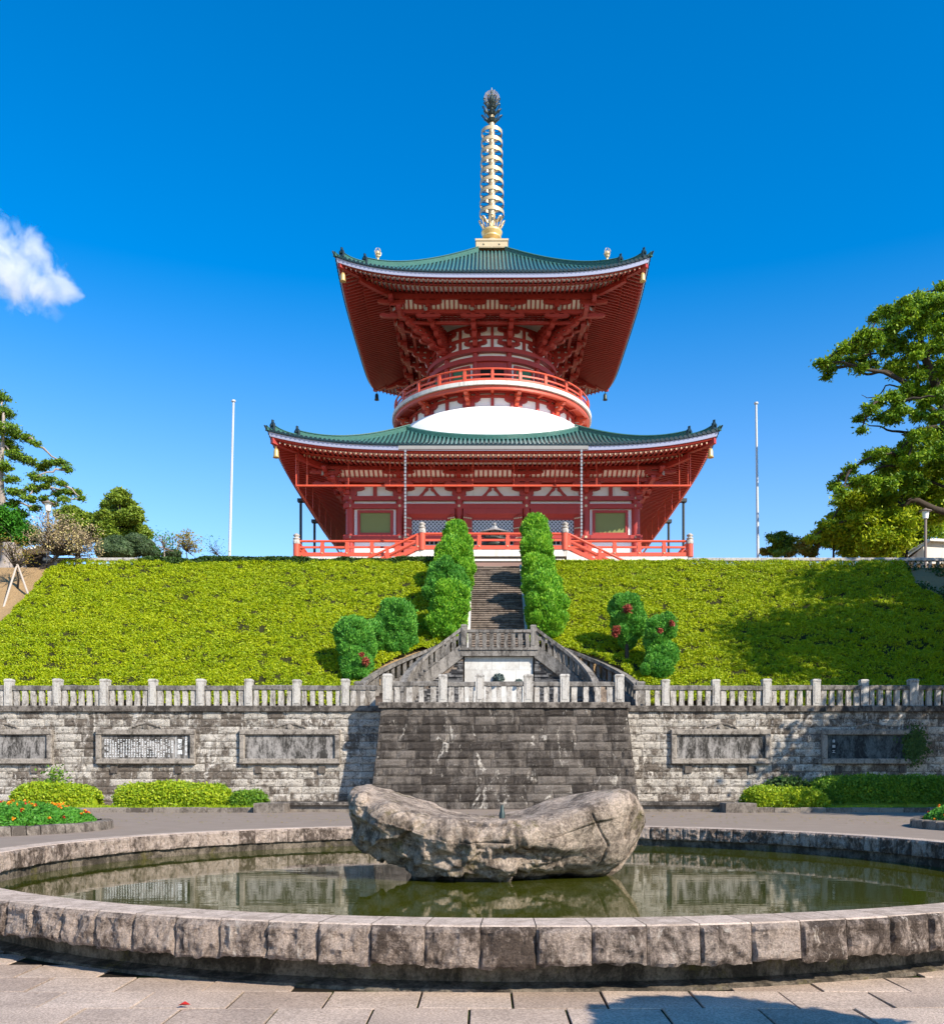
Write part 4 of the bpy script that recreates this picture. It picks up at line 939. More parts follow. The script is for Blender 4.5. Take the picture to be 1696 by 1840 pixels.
for k in range(26):      # pierced flame halo of thin wires round the jewel
    a = 2*pi*k/26; m_.tube([(QX+r_*cos(a), QY+.45*r_*sin(a)*0+.06*sin(9*a), 68.72+r_*1.1*sin(a)) for r_ in (.30,.5,.72+.08*cos(5*a))], .022, 4)
for r_ in (.38,.52,.64,.74): m_.tube([(QX+r_*cos(a), QY, 68.72+r_*1.1*sin(a)) for a in np.linspace(0, 2*pi, 28)], .022, 4)
m_.build('flame_halo', 'pale_gilt', spire)
# white dome
mb = MB(); prof = [(LR-.28,30.2)]+[(8.2+(LR-8.2-.28)*cos(t)**.8, 31.1+3.75*sin(t)) for t in np.linspace(0, pi/2-.02, 22)]+[(8.1,34.86)]
prof = [(LR-.25,30.2),(LR-.25,31.0),(10.62,31.6),(10.42,32.3),(10.15,33.0),(9.83,33.65),(9.45,34.2),(9.05,34.6),(8.6,34.82),(8.1,34.9)]
mb.lathe(prof, QX, QY, 96); mb.build('dome', 'white_dome', pg, smooth=True)
# ---- drum helpers
def wrap(mb, poly, r, th, thick):
    """polygon (arc length, z) bent onto a cylinder of radius r at bearing th"""
    mb.prism(poly, lambda p, q, w_: (QX+(r+w_)*sin(th+p/r), QY-(r+w_)*cos(th+p/r), q), 0, thick)
def ringbox(mb, r0, r1, z0, z1, n=96): mb.lathe([(r0,z0),(r1,z0),(r1,z1),(r0,z1),(r0,z0)], QX, QY, n)
def wrap_box(mb, s0, s1, z0, z1, r, th, t, n=4):
    for i in range(n):
        a, b = s0+(s1-s0)*i/n, s0+(s1-s0)*(i+1)/n; wrap(mb, [(a,z0),(b,z0),(b,z1),(a,z1)], r, th, t)
def arm(z, h, L, b):     # bracket arm: flat top, ends curving in underneath
    c = .45*b
    return [(-L/2,z+h),(-L/2,z+h*.5),(-L/2+c*.35,z+h*.16),(-L/2+c,z),(L/2-c,z),(L/2-c*.35,z+h*.16),(L/2,z+h*.5),(L/2,z+h)]
def radial(th): return lambda p: (QX+p[0]*sin(th)+p[1]*cos(th), QY-p[0]*cos(th)+p[1]*sin(th), p[2])
def stack(red_, white_, T, L, z0, z1, nt, th=.36, blk=.34):
    """stepped bracket: arms one over another, each reaching further, blocks and plaster between"""
    h = (z1-z0)/nt; ah = h*.60
    for j in range(nt):
        zj = z0+j*h; e = L*((j+1)/nt)**.95; c = min(.5, e*.5)
        red_.T = T; red_.prism([(0,zj),(e-c,zj),(e-c*.45,zj+ah*.10),(e-.06,zj+ah*.55),(e,zj+ah),(0,zj+ah)], lambda p, q, w_: (p, w_, q), -th/2, th/2)
        if j < nt-1 or True:
            x = e-.20
            while x > .1: red_.prism([(-blk*.36,zj+ah+.004),(blk*.36,zj+ah+.004),(blk*.5,zj+ah+(h-ah)*.45),(blk*.5,zj+h-.004),(-blk*.5,zj+h-.004),(-blk*.5,zj+ah+(h-ah)*.45)], lambda p, q, w_: (x+p, w_, q), -th*.56, th*.56); x -= .68
        white_.T = T; white_.box(0, max(.2, e-.25), -.05, .05, zj+ah-.01, zj+h+.01)
COLS = [radians(15+30*k) for k in range(12)]
# ---- lower drum ring with balcony
dr = MB(); dr.lathe([(8.2,34.3),(8.2,36.5)], QX, QY, 96); drum = dr.build('lower_drum', 'white_plaster', pg, smooth=True)
rb = MB(); ringbox(rb, 8.2, 8.42, 34.55, 34.90); ringbox(rb, 8.2, 8.40, 35.72, 35.92); ringbox(rb, 8.2, 8.5, 36.12, 36.3)
for th in COLS:
    wrap(rb, [(-.14,34.9),(.14,34.9),(.14,35.72),(-.14,35.72)], 8.2, th+radians(15), .18); wrap(rb, [(-.14,35.9),(.14,35.9),(.14,36.12),(-.14,36.12)], 8.2, th+radians(15), .18)
    wrap(rb, arm(35.30, .42, 2.1, 1.6), 8.2, th, .22); wrap(rb, [(-.42,34.9),(.42,34.9),(.55,35.0),(.55,35.3),(-.55,35.3),(-.55,35.0)], 8.2, th, .24)
    for s in (-.8, 0, .8): wrap(rb, [(s-.15,35.92),(s+.15,35.92),(s+.2,36.02),(s+.2,36.12),(s-.2,36.12),(s-.2,36.02)], 8.2, th, .24)
rb.build('ring_beam', 'shaded_red', drum)
for th in COLS:
    a, b = MB(), MB(); R_ = radial(th); T = lambda p, R_=R_: R_((p[0]+8.2, p[1], p[2])); stack(a, b, T, 1.35, 35.0, 36.12, 3, .34, .32)
    br = a.build('bracket', 'red_rail', drum); b.build('infill', 'white_plaster', br)
rb = MB(); rb.lathe([(8.3,36.31),(9.62,36.16)], QX, QY, 96)
ringbox(rb, 9.35, 9.62, 35.98, 36.30)
for k in range(24): rb.T = radial(2*pi*k/24); rb.box(8.3, 9.5, -.13, .13, 36.06, 36.29)
rb.T = ID; rb.build('balcony_joist', 'red_rail', drum)
bal = MB(); ringbox(bal, 8.0, 9.83, 36.32, 36.66); bal = bal.build('balcony', 'podium_stone', pg)
rl = MB()
for z, h, w_ in ((36.68,.26,.15),(37.22,.13,.10)): ringbox(rl, 9.50, 9.50+w_, z, z+h)
rl.tube([(QX+9.57*sin(a), QY-9.57*cos(a), 37.80) for a in np.linspace(0, 2*pi, 97)], .085, 8); rl.build('rail', 'red_rail', bal)
for k in range(24):
    m_ = MB(radial(2*pi*k/24)); m_.box(9.46, 9.70, -.13, .13, 36.67, 37.55); m_.prism([(9.5,37.55),(9.66,37.55),(9.7,37.72),(9.46,37.72)], lambda p, q, w_: (p, w_, q), -.12, .12); m_.build('rail_post', 'red_rail', bal)
# ---- upper drum
ud = MB(); ud.lathe([(5.9,36.4),(5.9,44.6)], QX, QY, 96); ud = ud.build('upper_drum', 'white_plaster', pg, smooth=True)
rb = MB(); ringbox(rb, 5.9, 6.42, 40.78, 41.16); ringbox(rb, 5.9, 6.36, 39.92, 40.36); ringbox(rb, 5.9, 6.12, 42.12, 42.36); ringbox(rb, 5.9, 6.12, 43.22, 43.44); ringbox(rb, 5.9, 6.3, 36.6, 37.3)
for th in COLS:
    m_ = radial(th); rb.T = m_; rb.T = ID
    x_, y_, _ = m_((6.02,0,0)); rb.lathe([(.27,36.6),(.27,41.0)], x_, y_, 14)
    for z0 in (41.16, 42.36):
        h = .96 if z0 < 42 else .86
        wrap(rb, [(-.13,z0),(.13,z0),(.13,z0+h),(-.13,z0+h)], 5.9, th+radians(15), .16)
        wrap(rb, arm(z0+.36, .38, 2.15, 1.5), 5.9, th, .24); wrap(rb, [(-.36,z0),(.36,z0),(.5,z0+.12),(.5,z0+.36),(-.5,z0+.36),(-.5,z0+.12)], 5.9, th, .26)
        for s in (-.82, 0, .82): wrap(rb, [(s-.15,z0+.74),(s+.15,z0+.74),(s+.2,z0+.84),(s+.2,z0+h),(s-.2,z0+h),(s-.2,z0+.84)], 5.9, th, .26)
rb.build('ring_beam', 'shaded_red', ud)
for k in range(12):
    th = 2*pi*k/12; door = k % 3 == 0
    if door:
        m_ = MB(); wrap_box(m_, -1.1, 1.1, 37.3, 39.3, 5.9, th, .05); wn = m_.build('doorway', 'dark_void', ud)  # flat dark panel on the drum, painted as an unlit opening
        m_ = MB(); wrap_box(m_, -1.3, 1.3, 39.3, 39.92, 5.9, th, .22); wrap_box(m_, -1.3, -1.08, 37.3, 39.3, 5.9, th, .22, 1); wrap_box(m_, 1.08, 1.3, 37.3, 39.3, 5.9, th, .22, 1); wrap_box(m_, -1.1, 1.1, 38.75, 38.85, 5.95, th, .1); m_.build('frame', 'shaded_red', wn)
    else:
        m_ = MB(); wrap_box(m_, -.86, .86, 37.55, 39.55, 5.92, th, .06); wn = m_.build('window', 'window_dark_green', ud)
        m_ = MB(); wrap_box(m_, -1.05, 1.05, 39.5, 39.72, 5.9, th, .2); wrap_box(m_, -1.05, 1.05, 37.3, 37.58, 5.9, th, .2)
        for s in (-1, 1): wrap_box(m_, *sorted((s*.84, s*1.04)), 37.58, 39.5, 5.9, th, .2, 1)
        m_.build('frame', 'shaded_red', wn)
# bracket arms springing from the upper drum to the square purlin
def arm_to(x0, y0, x1, y1, z0, z1, nt, parent, th=.40):
    L = math.hypot(x1-x0, y1-y0); ang = atan2(y1-y0, x1-x0); T = frame(x0, y0, ang); a, b = MB(), MB(); stack(a, b, T, L, z0, z1, nt, th, .42)
    a.T = T; a.box(L*.72, L+.55, -.17, .17, z1+.02, z1+.40)                     # tail rafter
    o = a.build('bracket', 'shaded_red', parent); b.build('infill', 'white_plaster', o)
    c = MB(T); c.box(L+.551, L+.57, -.165, .165, z1+.025, z1+.395); c.build('end_plate', 'grey_metal', o)
A_ = 8.35
for k in range(4):
    T = side(k)
    for s in (-1, 1):
        p0 = T((s*6.0*sin(radians(15)), 6.0*cos(radians(15)), 0)); p1 = T((s*1.78, A_, 0)); arm_to(p0[0], p0[1], p1[0], p1[1], 41.3, 43.3, 4, ud)
        p0 = T((s*4.3, 4.3, 0)); p1 = T((s*5.8, A_, 0)); arm_to(p0[0], p0[1], p1[0], p1[1], 41.2, 43.3, 5, ud)
    p0 = T((4.2, 4.2, 0)); p1 = T((A_+.1, A_+.1, 0)); arm_to(p0[0], p0[1], p1[0], p1[1], 41.1, 43.3, 6, ud, .46)
def square_brackets(parent, us, aI, zI0, zI1, aO, zO0, zO1, armL, zA, hA, panel, lattice_in, zl):
    """square ring beams on the bracket ends with lateral arms, blocks, ribbed white cove panels"""
    red_ = MB(); wht = MB(); bars = MB()
    for T in SIDES:
        red_.T = wht.T = bars.T = T
        red_.box(-aI-.35, aI+.35, aI-.17, aI+.17, zI0, zI1)
        red_.box(-aO-.3, aO+.3, aO-.2, aO+.2, zO0, zO1)
        for u in us:
            big = abs(abs(u)-max(us)) < .01
            red_.prism([(p+u, q) for p, q in arm(zA, hA, armL if not big else armL*1.0, 1.3)], lambda p, q, w_: (p, w_, q), aO-.19, aO+.17)
            for s in (-armL*.36, 0, armL*.36): red_.prism([(u+s-.15,zA+hA),(u+s+.15,zA+hA),(u+s+.21,zA+hA+.07),(u+s+.21,zO0),(u+s-.21,zO0),(u+s-.21,zA+hA+.07)], lambda p, q, w_: (p, w_, q), aO-.2, aO+.18)
            red_.prism([(p+u, q) for p, q in arm(zI0-.36, .28, armL*.9, 1.3)], lambda p, q, w_: (p, w_, q), aI-.18, aI+.18)
            for s in (-armL*.32, 0, armL*.32): red_.box(u+s-.19, u+s+.19, aI-.19, aI+.19, zI0-.08, zI0)
            red_.box(u-.2, u+.2, aI-.3, aO+.1, zI1, zA+.02)
        d0, z0, d1, z1 = panel
        wht.add([(-d0,d0,z0),(d0,d0,z0),(d1,d1,z1),(-d1,d1,z1)], [(0,1,2,3)])
        n = int(2*d0/.40)
        for i in range(n+1):
            u = -d0+2*d0*i/n; bars.add([(u-.07,d0+.05,z0-.03),(u+.07,d0+.05,z0-.03),(u+.07,d1+.05,z1-.03),(u-.07,d1+.05,z1-.03),(u-.07,d0-.05,z0+.05),(u+.07,d0-.05,z0+.05),(u+.07,d1-.05,z1+.05),(u-.07,d1-.05,z1+.05)], [(0,1,2,3),(7,6,5,4),(0,3,7,4),(1,5,6,2)])
        li, lo = lattice_in, aI-.1
        wht.add([(-lo,lo,zl),(lo,lo,zl),(li,li,zl),(-li,li,zl)], [(0,1,2,3)])
        n = int(2*lo/.42)
        for i in range(n+1): u = -lo+2*lo*i/n; bars.box(u-.05, u+.05, max(li, abs(u)), lo, zl-.14, zl-.01) if max(li, abs(u)) < lo-.05 else None
        d = li+.2
        while d < lo: bars.box(-d, d, d-.05, d+.05, zl-.135, zl-.015); d += .42
    o = red_.build('purlin', 'shaded_red', parent); wht.build('cove_board', 'white_board', o); bars.build('cove_ribs', 'shaded_red', o)
square_brackets(ud, (-9.05,-5.8,-1.78,1.78,5.8,9.05), 8.35, 43.28, 43.60, 9.05, 44.20, 44.66, 2.5, 43.82, .30, (8.35,43.62,9.0,44.2), 6.0, 43.62)
rb = MB()      # inner square beams under the brackets
for T in SIDES: rb.T = T; rb.box(-7.6, 7.6, 7.25, 7.5, 42.75, 43.02)
rb.build('square_beam', 'shaded_red', ud)
mb = MB(); mb.box(QX-9.1, QX+9.1, QY-9.1, QY+9.1, 44.75, 44.9); mb.build('roof_deck', 'shaded_red', upr)
# ---- lower storey
WW = 12.3; FZ = 19.45
ws = MB(); ws.box(QX-WW, QX+WW, QY-WW, QY+WW, FZ-.3, 27.3); wall = ws.build('wall', 'white_plaster', pg)
mb = MB(); mb.box(QX-14.0, QX+14.0, QY-14.0, QY+14.0, 27.62, 27.8); mb.build('roof_deck', 'shaded_red', lor)
US = (-12.3,-8.0,-2.9,2.9,8.0,12.3)
bm = MB()
for T in SIDES:
    bm.T = T
    for z0, z1, e in ((25.15,25.52,.34),(24.46,24.86,.34),(21.80,22.16,.36)): bm.box(-WW-e-.2, WW+e+.2, WW+.01, WW+e, z0, z1)
bm.build('tie_beam', 'shaded_red', wall)
for ks, T in enumerate(SIDES):
    for u in US[:-1]:
        x_, y_, _ = T((u, WW+.02, 0)); m_ = MB(); m_.lathe([(.42,FZ-.2),(.42,FZ+.15),(.36,FZ+.2),(.36,25.6)], x_, y_, 20); m_.build('column', 'shaded_red', wall, smooth=False)
    stud = MB(T)
    for u in US:
        for z in (25.34, 24.66, 21.98):
            stud.prism([(u+.12*cos(a), z+.12*sin(a)) for a in np.linspace(0, 2*pi, 8, endpoint=False)], lambda p, q, w_: (p, w_, q), WW+.33, WW+.40)
    stud.build('stud', 'pale_gilt', wall)
    if ks == 2: continue
    # bracket sets between the tie beam and the purlin
    fz = MB(T)
    for i, u in enumerate(US):
        fz.prism([(p+u, q) for p, q in arm(25.98, .34, 2.5, 1.8)], lambda p, q, w_: (p, w_, q), WW, WW+.26)
        fz.prism([(u-.42,25.52),(u+.42,25.52),(u+.6,25.68),(u+.6,25.98),(u-.6,25.98),(u-.6,25.68)], lambda p, q, w_: (p, w_, q), WW, WW+.30)
        for s in (-.95, 0, .95): fz.box(u+s-.2, u+s+.2, WW, WW+.3, 26.32, 26.48)
        if i < 5:
            m_ = (u+US[i+1])/2
            if US[i+1]-u > 5:      # frog-leg strut
                for s in (-1, 1): fz.prism([(m_+s*.10,26.26),(m_+s*.30,26.28),(m_+s*.62,25.86),(m_+s*.95,25.54),(m_+s*.62,25.54),(m_+s*.36,25.90),(m_+s*.1,26.08)], lambda p, q, w_: (p, w_, q), WW, WW+.22)
                fz.box(m_-.34, m_+.34, WW, WW+.24, 26.30, 26.48)
            else: fz.box(m_-.16, m_+.16, WW, WW+.2, 25.52, 26.48)
    fz.box(-WW-.5, WW+.5, WW, WW+.24, 26.48, 26.66); fz.box(-WW-.5, WW+.5, WW+.0, WW+.2, 26.86, 27.3)
    fz.build('bracket_frieze', 'shaded_red', wall)
    for u in US:
        if abs(u) > 12: continue
        a, b = MB(), MB(); R_ = T; TT = lambda p, u=u: R_((u+p[1], WW+.1+p[0], p[2])); stack(a, b, TT, 1.25, 25.75, 26.5, 2, .36, .38)
        o = a.build('bracket', 'shaded_red', wall); b.build('infill', 'white_plaster', o)
    p0 = T((WW, WW, 0)); p1 = T((13.95, 13.95, 0)); arm_to(p0[0], p0[1], p1[0], p1[1], 25.6, 26.75, 4, wall, .4)
square_brackets(wall, (-14.1,-8.0,-2.9,2.9,8.0,14.1), 13.35, 26.50, 26.84, 14.1, 27.28, 27.56, 2.7, 26.98, .2, (13.35,26.86,14.05,27.28), 12.4, 26.9)
for ks, T in enumerate(SIDES):
    if ks == 2: continue
    for s in (-1, 1):
        m_ = MB(T); c = s*10.12; m_.box(c-1.30, c+1.30, WW+.0, WW+.08, 22.40, 24.12); wn = m_.build('window', 'window_green', wall)
        m_ = MB(T); m_.box(c-1.54, c+1.54, WW, WW+.2, 24.12, 24.34); m_.box(c-1.54, c+1.54, WW, WW+.2, 22.18, 22.40); m_.box(c-1.54, c-1.30, WW, WW+.198, 22.40, 24.12); m_.box(c+1.30, c+1.54, WW, WW+.198, 22.40, 24.12); m_.build('frame', 'shaded_red', wn)
    for u0, u1 in ((-8.0,-2.9),(-2.9,2.9),(2.9,8.0)):
        c = (u0+u1)/2; hw = (u1-u0)/2-.36; ow = hw*.70
        m_ = MB(T); m_.box(c-hw, c+hw, WW+.004, WW+.03, FZ-.2, 24.46); dk = m_.build('doorway', 'dark_void', wall)  # dark sheet on the solid wall stands for the unlit interior
        m_ = MB(T); m_.box(c-hw, c+hw, WW+.03, WW+.30, 24.00, 24.46); m_.add([(c-hw,WW+.30,24.0),(c+hw,WW+.30,24.0),(c+ow,WW+.10,23.62),(c-ow,WW+.10,23.62)], [(0,1,2,3)]); m_.box(c-ow-.1, c+ow+.1, WW+.04, WW+.14, 23.50, 23.62); m_.build('lintel', 'shaded_red', dk)
        m_ = MB(T); m_.box(c-ow, c+ow, WW+.04, WW+.08, 22.25, 23.50); m_.build('lattice', 'lattice', dk)
        m_ = MB(T); m_.box(c-ow, c+ow, WW+.04, WW+.10, 21.95, 22.25); m_.build('transom', 'shaded_red', dk)
        m_ = MB(T); 
        for k in range(9): xx = c-ow+2*ow*k/8; m_.box(xx-.04, xx+.04, WW+.05, WW+.09, FZ, 21.95)
        for k in range(6): zz_ = FZ+.2+.42*k; m_.box(c-ow, c+ow, WW+.045, WW+.085, zz_, zz_+.06)
        m_.build('lattice', 'grey_metal', dk)
        for s in (-1, 1):      # open leaves swung outwards
            m_ = MB(T); a = (c+s*hw, WW+.55); b = (c+s*ow, WW+.12)
            m_.prism([(0,FZ),(1,FZ),(1,23.75),(0,23.95)], lambda p, q, w_: (a[0]+(b[0]-a[0])*p, a[1]+(b[1]-a[1])*p+w_, q), -.06, .06); lf = m_.build('door_leaf', 'red_door', dk)
            m_ = MB(T)
            for z in (23.6, 22.75, 21.9):
                for k in range(5): p = .12+.19*k; x_, y_ = a[0]+(b[0]-a[0])*p, a[1]+(b[1]-a[1])*p; m_.box(x_-.045, x_+.045, y_+.06, y_+.12, z-.05, z+.05)
            m_.build('door_stud', 'pale_gilt', lf)
# ---- podium, red railings, side stairs
PH = 16.3; pd_ = MB(); pd_.box(QX-PH, QX+PH, QY-PH, QY+PH, FZ-.45, FZ); pd_.box(QX-PH+.25, QX+PH-.25, QY-PH+.25, QY+PH-.25, FZ-.8, FZ-.46)
pod = pd_.build('podium', 'podium_stone', pg)
mb = MB(); mb.box(QX-PH+.5, QX+PH-.5, QY-PH+.5, QY+PH-.5, TERR-.1, FZ-.8); mb.box(QX-5.6, QX+5.6, QY-19.2, QY-PH+.4, TERR-.1, 18.35); mb.build('podium_wall', 'brown_stone', pod)
PZ = 19.25; mb = MB(); mb.box(QX-5.75, QX+5.75, QY-19.45, QY-PH-.01, PZ-.50, PZ); mb.box(QX-5.6, QX+5.6, QY-19.3, QY-PH-.02, PZ-.85, PZ-.68); mb.build('front_platform', 'podium_stone', pod)
def red_rail(pts, parent, np_, big=()):
    """three-bar rail through 3-D points with posts"""
    r = MB()
    for (x0,y0,z0), (x1,y1,z1) in zip(pts[:-1], pts[1:]):
        d = Vector((x1-x0, y1-y0, 0)).normalized(); nn = Vector((-d.y, d.x, 0))
        for a, h, w_ in ((.06,.30,.11),(.72,.16,.08)):
            vs = [tuple(Vector(p)+nn*w_*s+Vector((0,0,zz_))) for p in ((x0,y0,z0),(x1,y1,z1)) for s, zz_ in ((-1,a),(1,a),(1,a+h),(-1,a+h))]
            r.add(vs, [(0,1,2,3),(7,6,5,4)]+[(i, 4+i, 4+(i+1)%4, (i+1)%4) for i in range(4)])
        r.tube([(x0,y0,z0+1.30),(x1,y1,z1+1.30)], .10, 8)
        L = math.hypot(x1-x0, y1-y0); n = max(1, round(L/np_))
        for k in range(n+1):
            f = k/n; x, y, z = x0+(x1-x0)*f, y0+(y1-y0)*f, z0+(z1-z0)*f; m_ = MB()
            m_.box(x-.16, x+.16, y-.13, y+.13, z, z+1.02); m_.prism([(-.11,1.02),(.11,1.02),(.16,1.2),(-.16,1.2)], lambda p, q, w_: (x+p, y+w_, z+q), -.13, .13); pt_ = m_.build('rail_post', 'red_rail', parent)
            m_ = MB(); m_.prism([(x+.06*cos(a), z+.30+.06*sin(a)) for a in np.linspace(0, 2*pi, 8, endpoint=False)], lambda p, q, w_: (p, y-.13-w_, q), 0, .05); m_.build('stud', 'pale_gilt', pt_)
    r.build('rail', 'red_rail', parent)
    for x, y, z, h in big:
        m_ = MB(); m_.lathe([(.001,z),(.27,z),(.27,z+h)], x, y, 20); p_ = m_.build('newel_post', 'red_rail', parent, smooth=False)
        m_ = MB(); m_.lathe([(.29,0),(.29,.35),(.25,.38),(.25,.5),(.29,.53),(.29,.62),(.2,.68),(.16,.75),(.26,.85),(.27,.95),(.15,1.08),(.001,1.18)], x, y, 20); m_.v = [(p[0],p[1],p[2]*.78+z+h) for p in m_.v]; m_.build('finial', 'baluster_stone', p_, smooth=True)
yf = QY-PH+.18
for s in (-1, 1):
    red_rail([(QX+s*(PH-.2), yf, FZ), (QX+s*5.9, yf, FZ)], pod, 2.1, ((QX+s*(PH-.12), yf-.05, FZ, 1.05),))
    red_rail([(QX+s*(PH-.2), yf+.2, FZ), (QX+s*(PH-.2), QY+PH-.3, FZ)], pod, 2.1)
    # flight going down sideways from the front platform
    xs_ = QX+s*5.65; z1 = PZ-2.4; xe = xs_+s*5.2
    red_rail([(xs_+s*.3, QY-19.3, PZ-.02), (xe, QY-19.3, z1)], pod, 2.6)
    red_rail([(xs_+s*.3, QY-17.2, PZ-.02), (xe, QY-17.2, z1)], pod, 2.6)
    m_ = MB(); m_.prism([(xs_+s*.12,PZ),(xs_+s*.12,PZ-.75),(xe,z1-.75),(xe,z1)], lambda p, q, w_: (p, w_, q), QY-19.42, QY-19.15); m_.build('stair_string', 'podium_stone', pod)
    m_ = MB()
    for k in range(14): a, b = sorted((xs_+s*(.12+5.08*k/14), xs_+s*(.12+5.08*(k+1)/14))); m_.box(a, b, QY-19.14, QY-17.3, z1-.9, PZ-2.4*(k+1)/14)
    m_.build('stair_tread', 'podium_stone', pod)
red_rail([(QX-5.6, QY-19.3, PZ), (QX+5.6, QY-19.3, PZ)], pod, 2.25, ((QX-5.65, QY-19.3, PZ, 1.35), (QX+5.65, QY-19.3, PZ, 1.35)))
# incense burner
ib = thing('incense_burner', (QX+.1, QY-17.9, PZ), 'bronze incense burner with wide hexagonal roof behind the middle red railing', 'incense burner')
bxr, byr = QX+.1, QY-17.9
m_ = MB(); m_.lathe([(.001,.25),(.7,.25),(1.0,.45),(1.08,.75),(.95,1.0),(1.1,1.08),(1.08,1.2),(.001,1.2)], bxr, byr, 24); m_.v = [(p[0],p[1],p[2]+PZ) for p in m_.v]; m_.build('bowl', 'dark_bronze', ib, smooth=True)
for k in range(3): a = 2*pi*k/3+.5; m_ = MB(); m_.tube([(bxr+.7*cos(a),byr+.7*sin(a),PZ+.4),(bxr+.85*cos(a),byr+.85*sin(a),PZ)], [.13,.09], 8); m_.build('leg', 'dark_bronze', ib)
for k in range(6): a = 2*pi*k/6; m_ = MB(); m_.tube([(bxr+.8*cos(a),byr+.8*sin(a),PZ+1.1),(bxr+.8*cos(a),byr+.8*sin(a),PZ+1.75)], .06, 6); m_.build('roof_post', 'dark_bronze', ib)
m_ = MB(); m_.lathe([(1.35,1.62),(1.42,1.66),(.85,1.86),(.30,2.1),(.22,2.25),(.10,2.28),(.16,2.42),(.001,2.6)], bxr, byr, 6); m_.v = [(p[0],p[1],p[2]+PZ) for p in m_.v]; m_.build('roof', 'grey_metal', ib)
# ------------------------------------------------------------------ ground cover on the slope
def cover():
    dx = .11; xs = np.arange(-23.9, 27.5, dx); ys = np.arange(39.9, 52.75, .11); X, Y = np.meshgrid(xs, ys)
    h = lambda X, Y: .02 + .36*fbm(X*.6, Y*1.3, 0, 3, 51) + .24*fbm(X*1.7, Y*4.2, 0, 3, 61) + .20*fbm(X*3.0, Y*7, 0, 2, 67)
    edge = lambda X, Y: np.clip(np.minimum(X+23.9+.9*(fbm(Y*1.1, Y*0, 0, 3, 9)-.5), (23.4+1.8*(fbm(Y*.8, Y*0+5, 0, 3, 8)-.5) + np.where(Y < 47, 6, 0))-X)*1.8, 0, 1)
    z = np.clip(slope_z(Y), TOPZ, TERR) + h(X, Y)*edge(X, Y) - .12
    top = np.clip((52.9-Y)*1.5, .25, 1); z = z*1.0 - (1-top)*.25
    keep = ~in_stairs(X, Y) & (edge(X, Y) > .05)
    V = np.stack([X, Y, z], -1).reshape(-1, 3); ny_, nx_ = X.shape
    i = np.arange((ny_-1)*(nx_-1)); a = (i//(nx_-1))*nx_ + i % (nx_-1); Q = np.stack([a, a+1, a+nx_+1, a+nx_], 1)
    Q = Q[keep.reshape(-1)[Q].all(1)]
    # scattered shoots: more of them on the humps
    n = 1000000; x = RNG.uniform(-23.9, 27.4, n); y = RNG.uniform(39.9, 52.7, n); hh = h(x, y); e = edge(x, y)
    k = ~in_stairs(x, y) & (e > .12) & (RNG.random(n) < np.clip((.35*fbm(x*1.7, y*4.2, 0, 3, 61)+.65*fbm(x*3.0, y*7, 0, 2, 67)-.287)*13, .02, 1)); x, y, hh, e = x[k], y[k], hh[k], e[k]
    P = np.stack([x, y, np.clip(slope_z(y), TOPZ, TERR)+hh*e-.12+RNG.random(len(x))**1.5*.15], 1)
    D = unit(np.stack([RNG.normal(0, .8, len(x)), RNG.normal(-.45, .4, len(x)), RNG.normal(.55, .3, len(x))], 1))
    N = np.tile(unit(np.array([[0, -.75, .85]])), (len(x), 1))
    o1 = leaves('ground_cover', P, .105, 'cover_leaf', N=N, nmix=.55, aspect=.42, D=D, dmix=.7)
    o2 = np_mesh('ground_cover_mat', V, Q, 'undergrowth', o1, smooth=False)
    tag(o1, 'low yellow-green juniper covering the slope', 'ground cover', kind='stuff'); tag(o2, kind='stuff')
cover()
n = 9000; x, y = RNG.uniform(22.5, 27.5, n), RNG.uniform(43, 52.6, n); kk = fbm(x*1.1, y*1.6, 0, 3, 5) > .44; x, y = x[kk], y[kk]
tag(leaves('weeds', np.stack([x, y, slope_z(y)+RNG.random(len(x))*.35], 1), .17, 'hedge_dark', aspect=.5), kind='stuff')
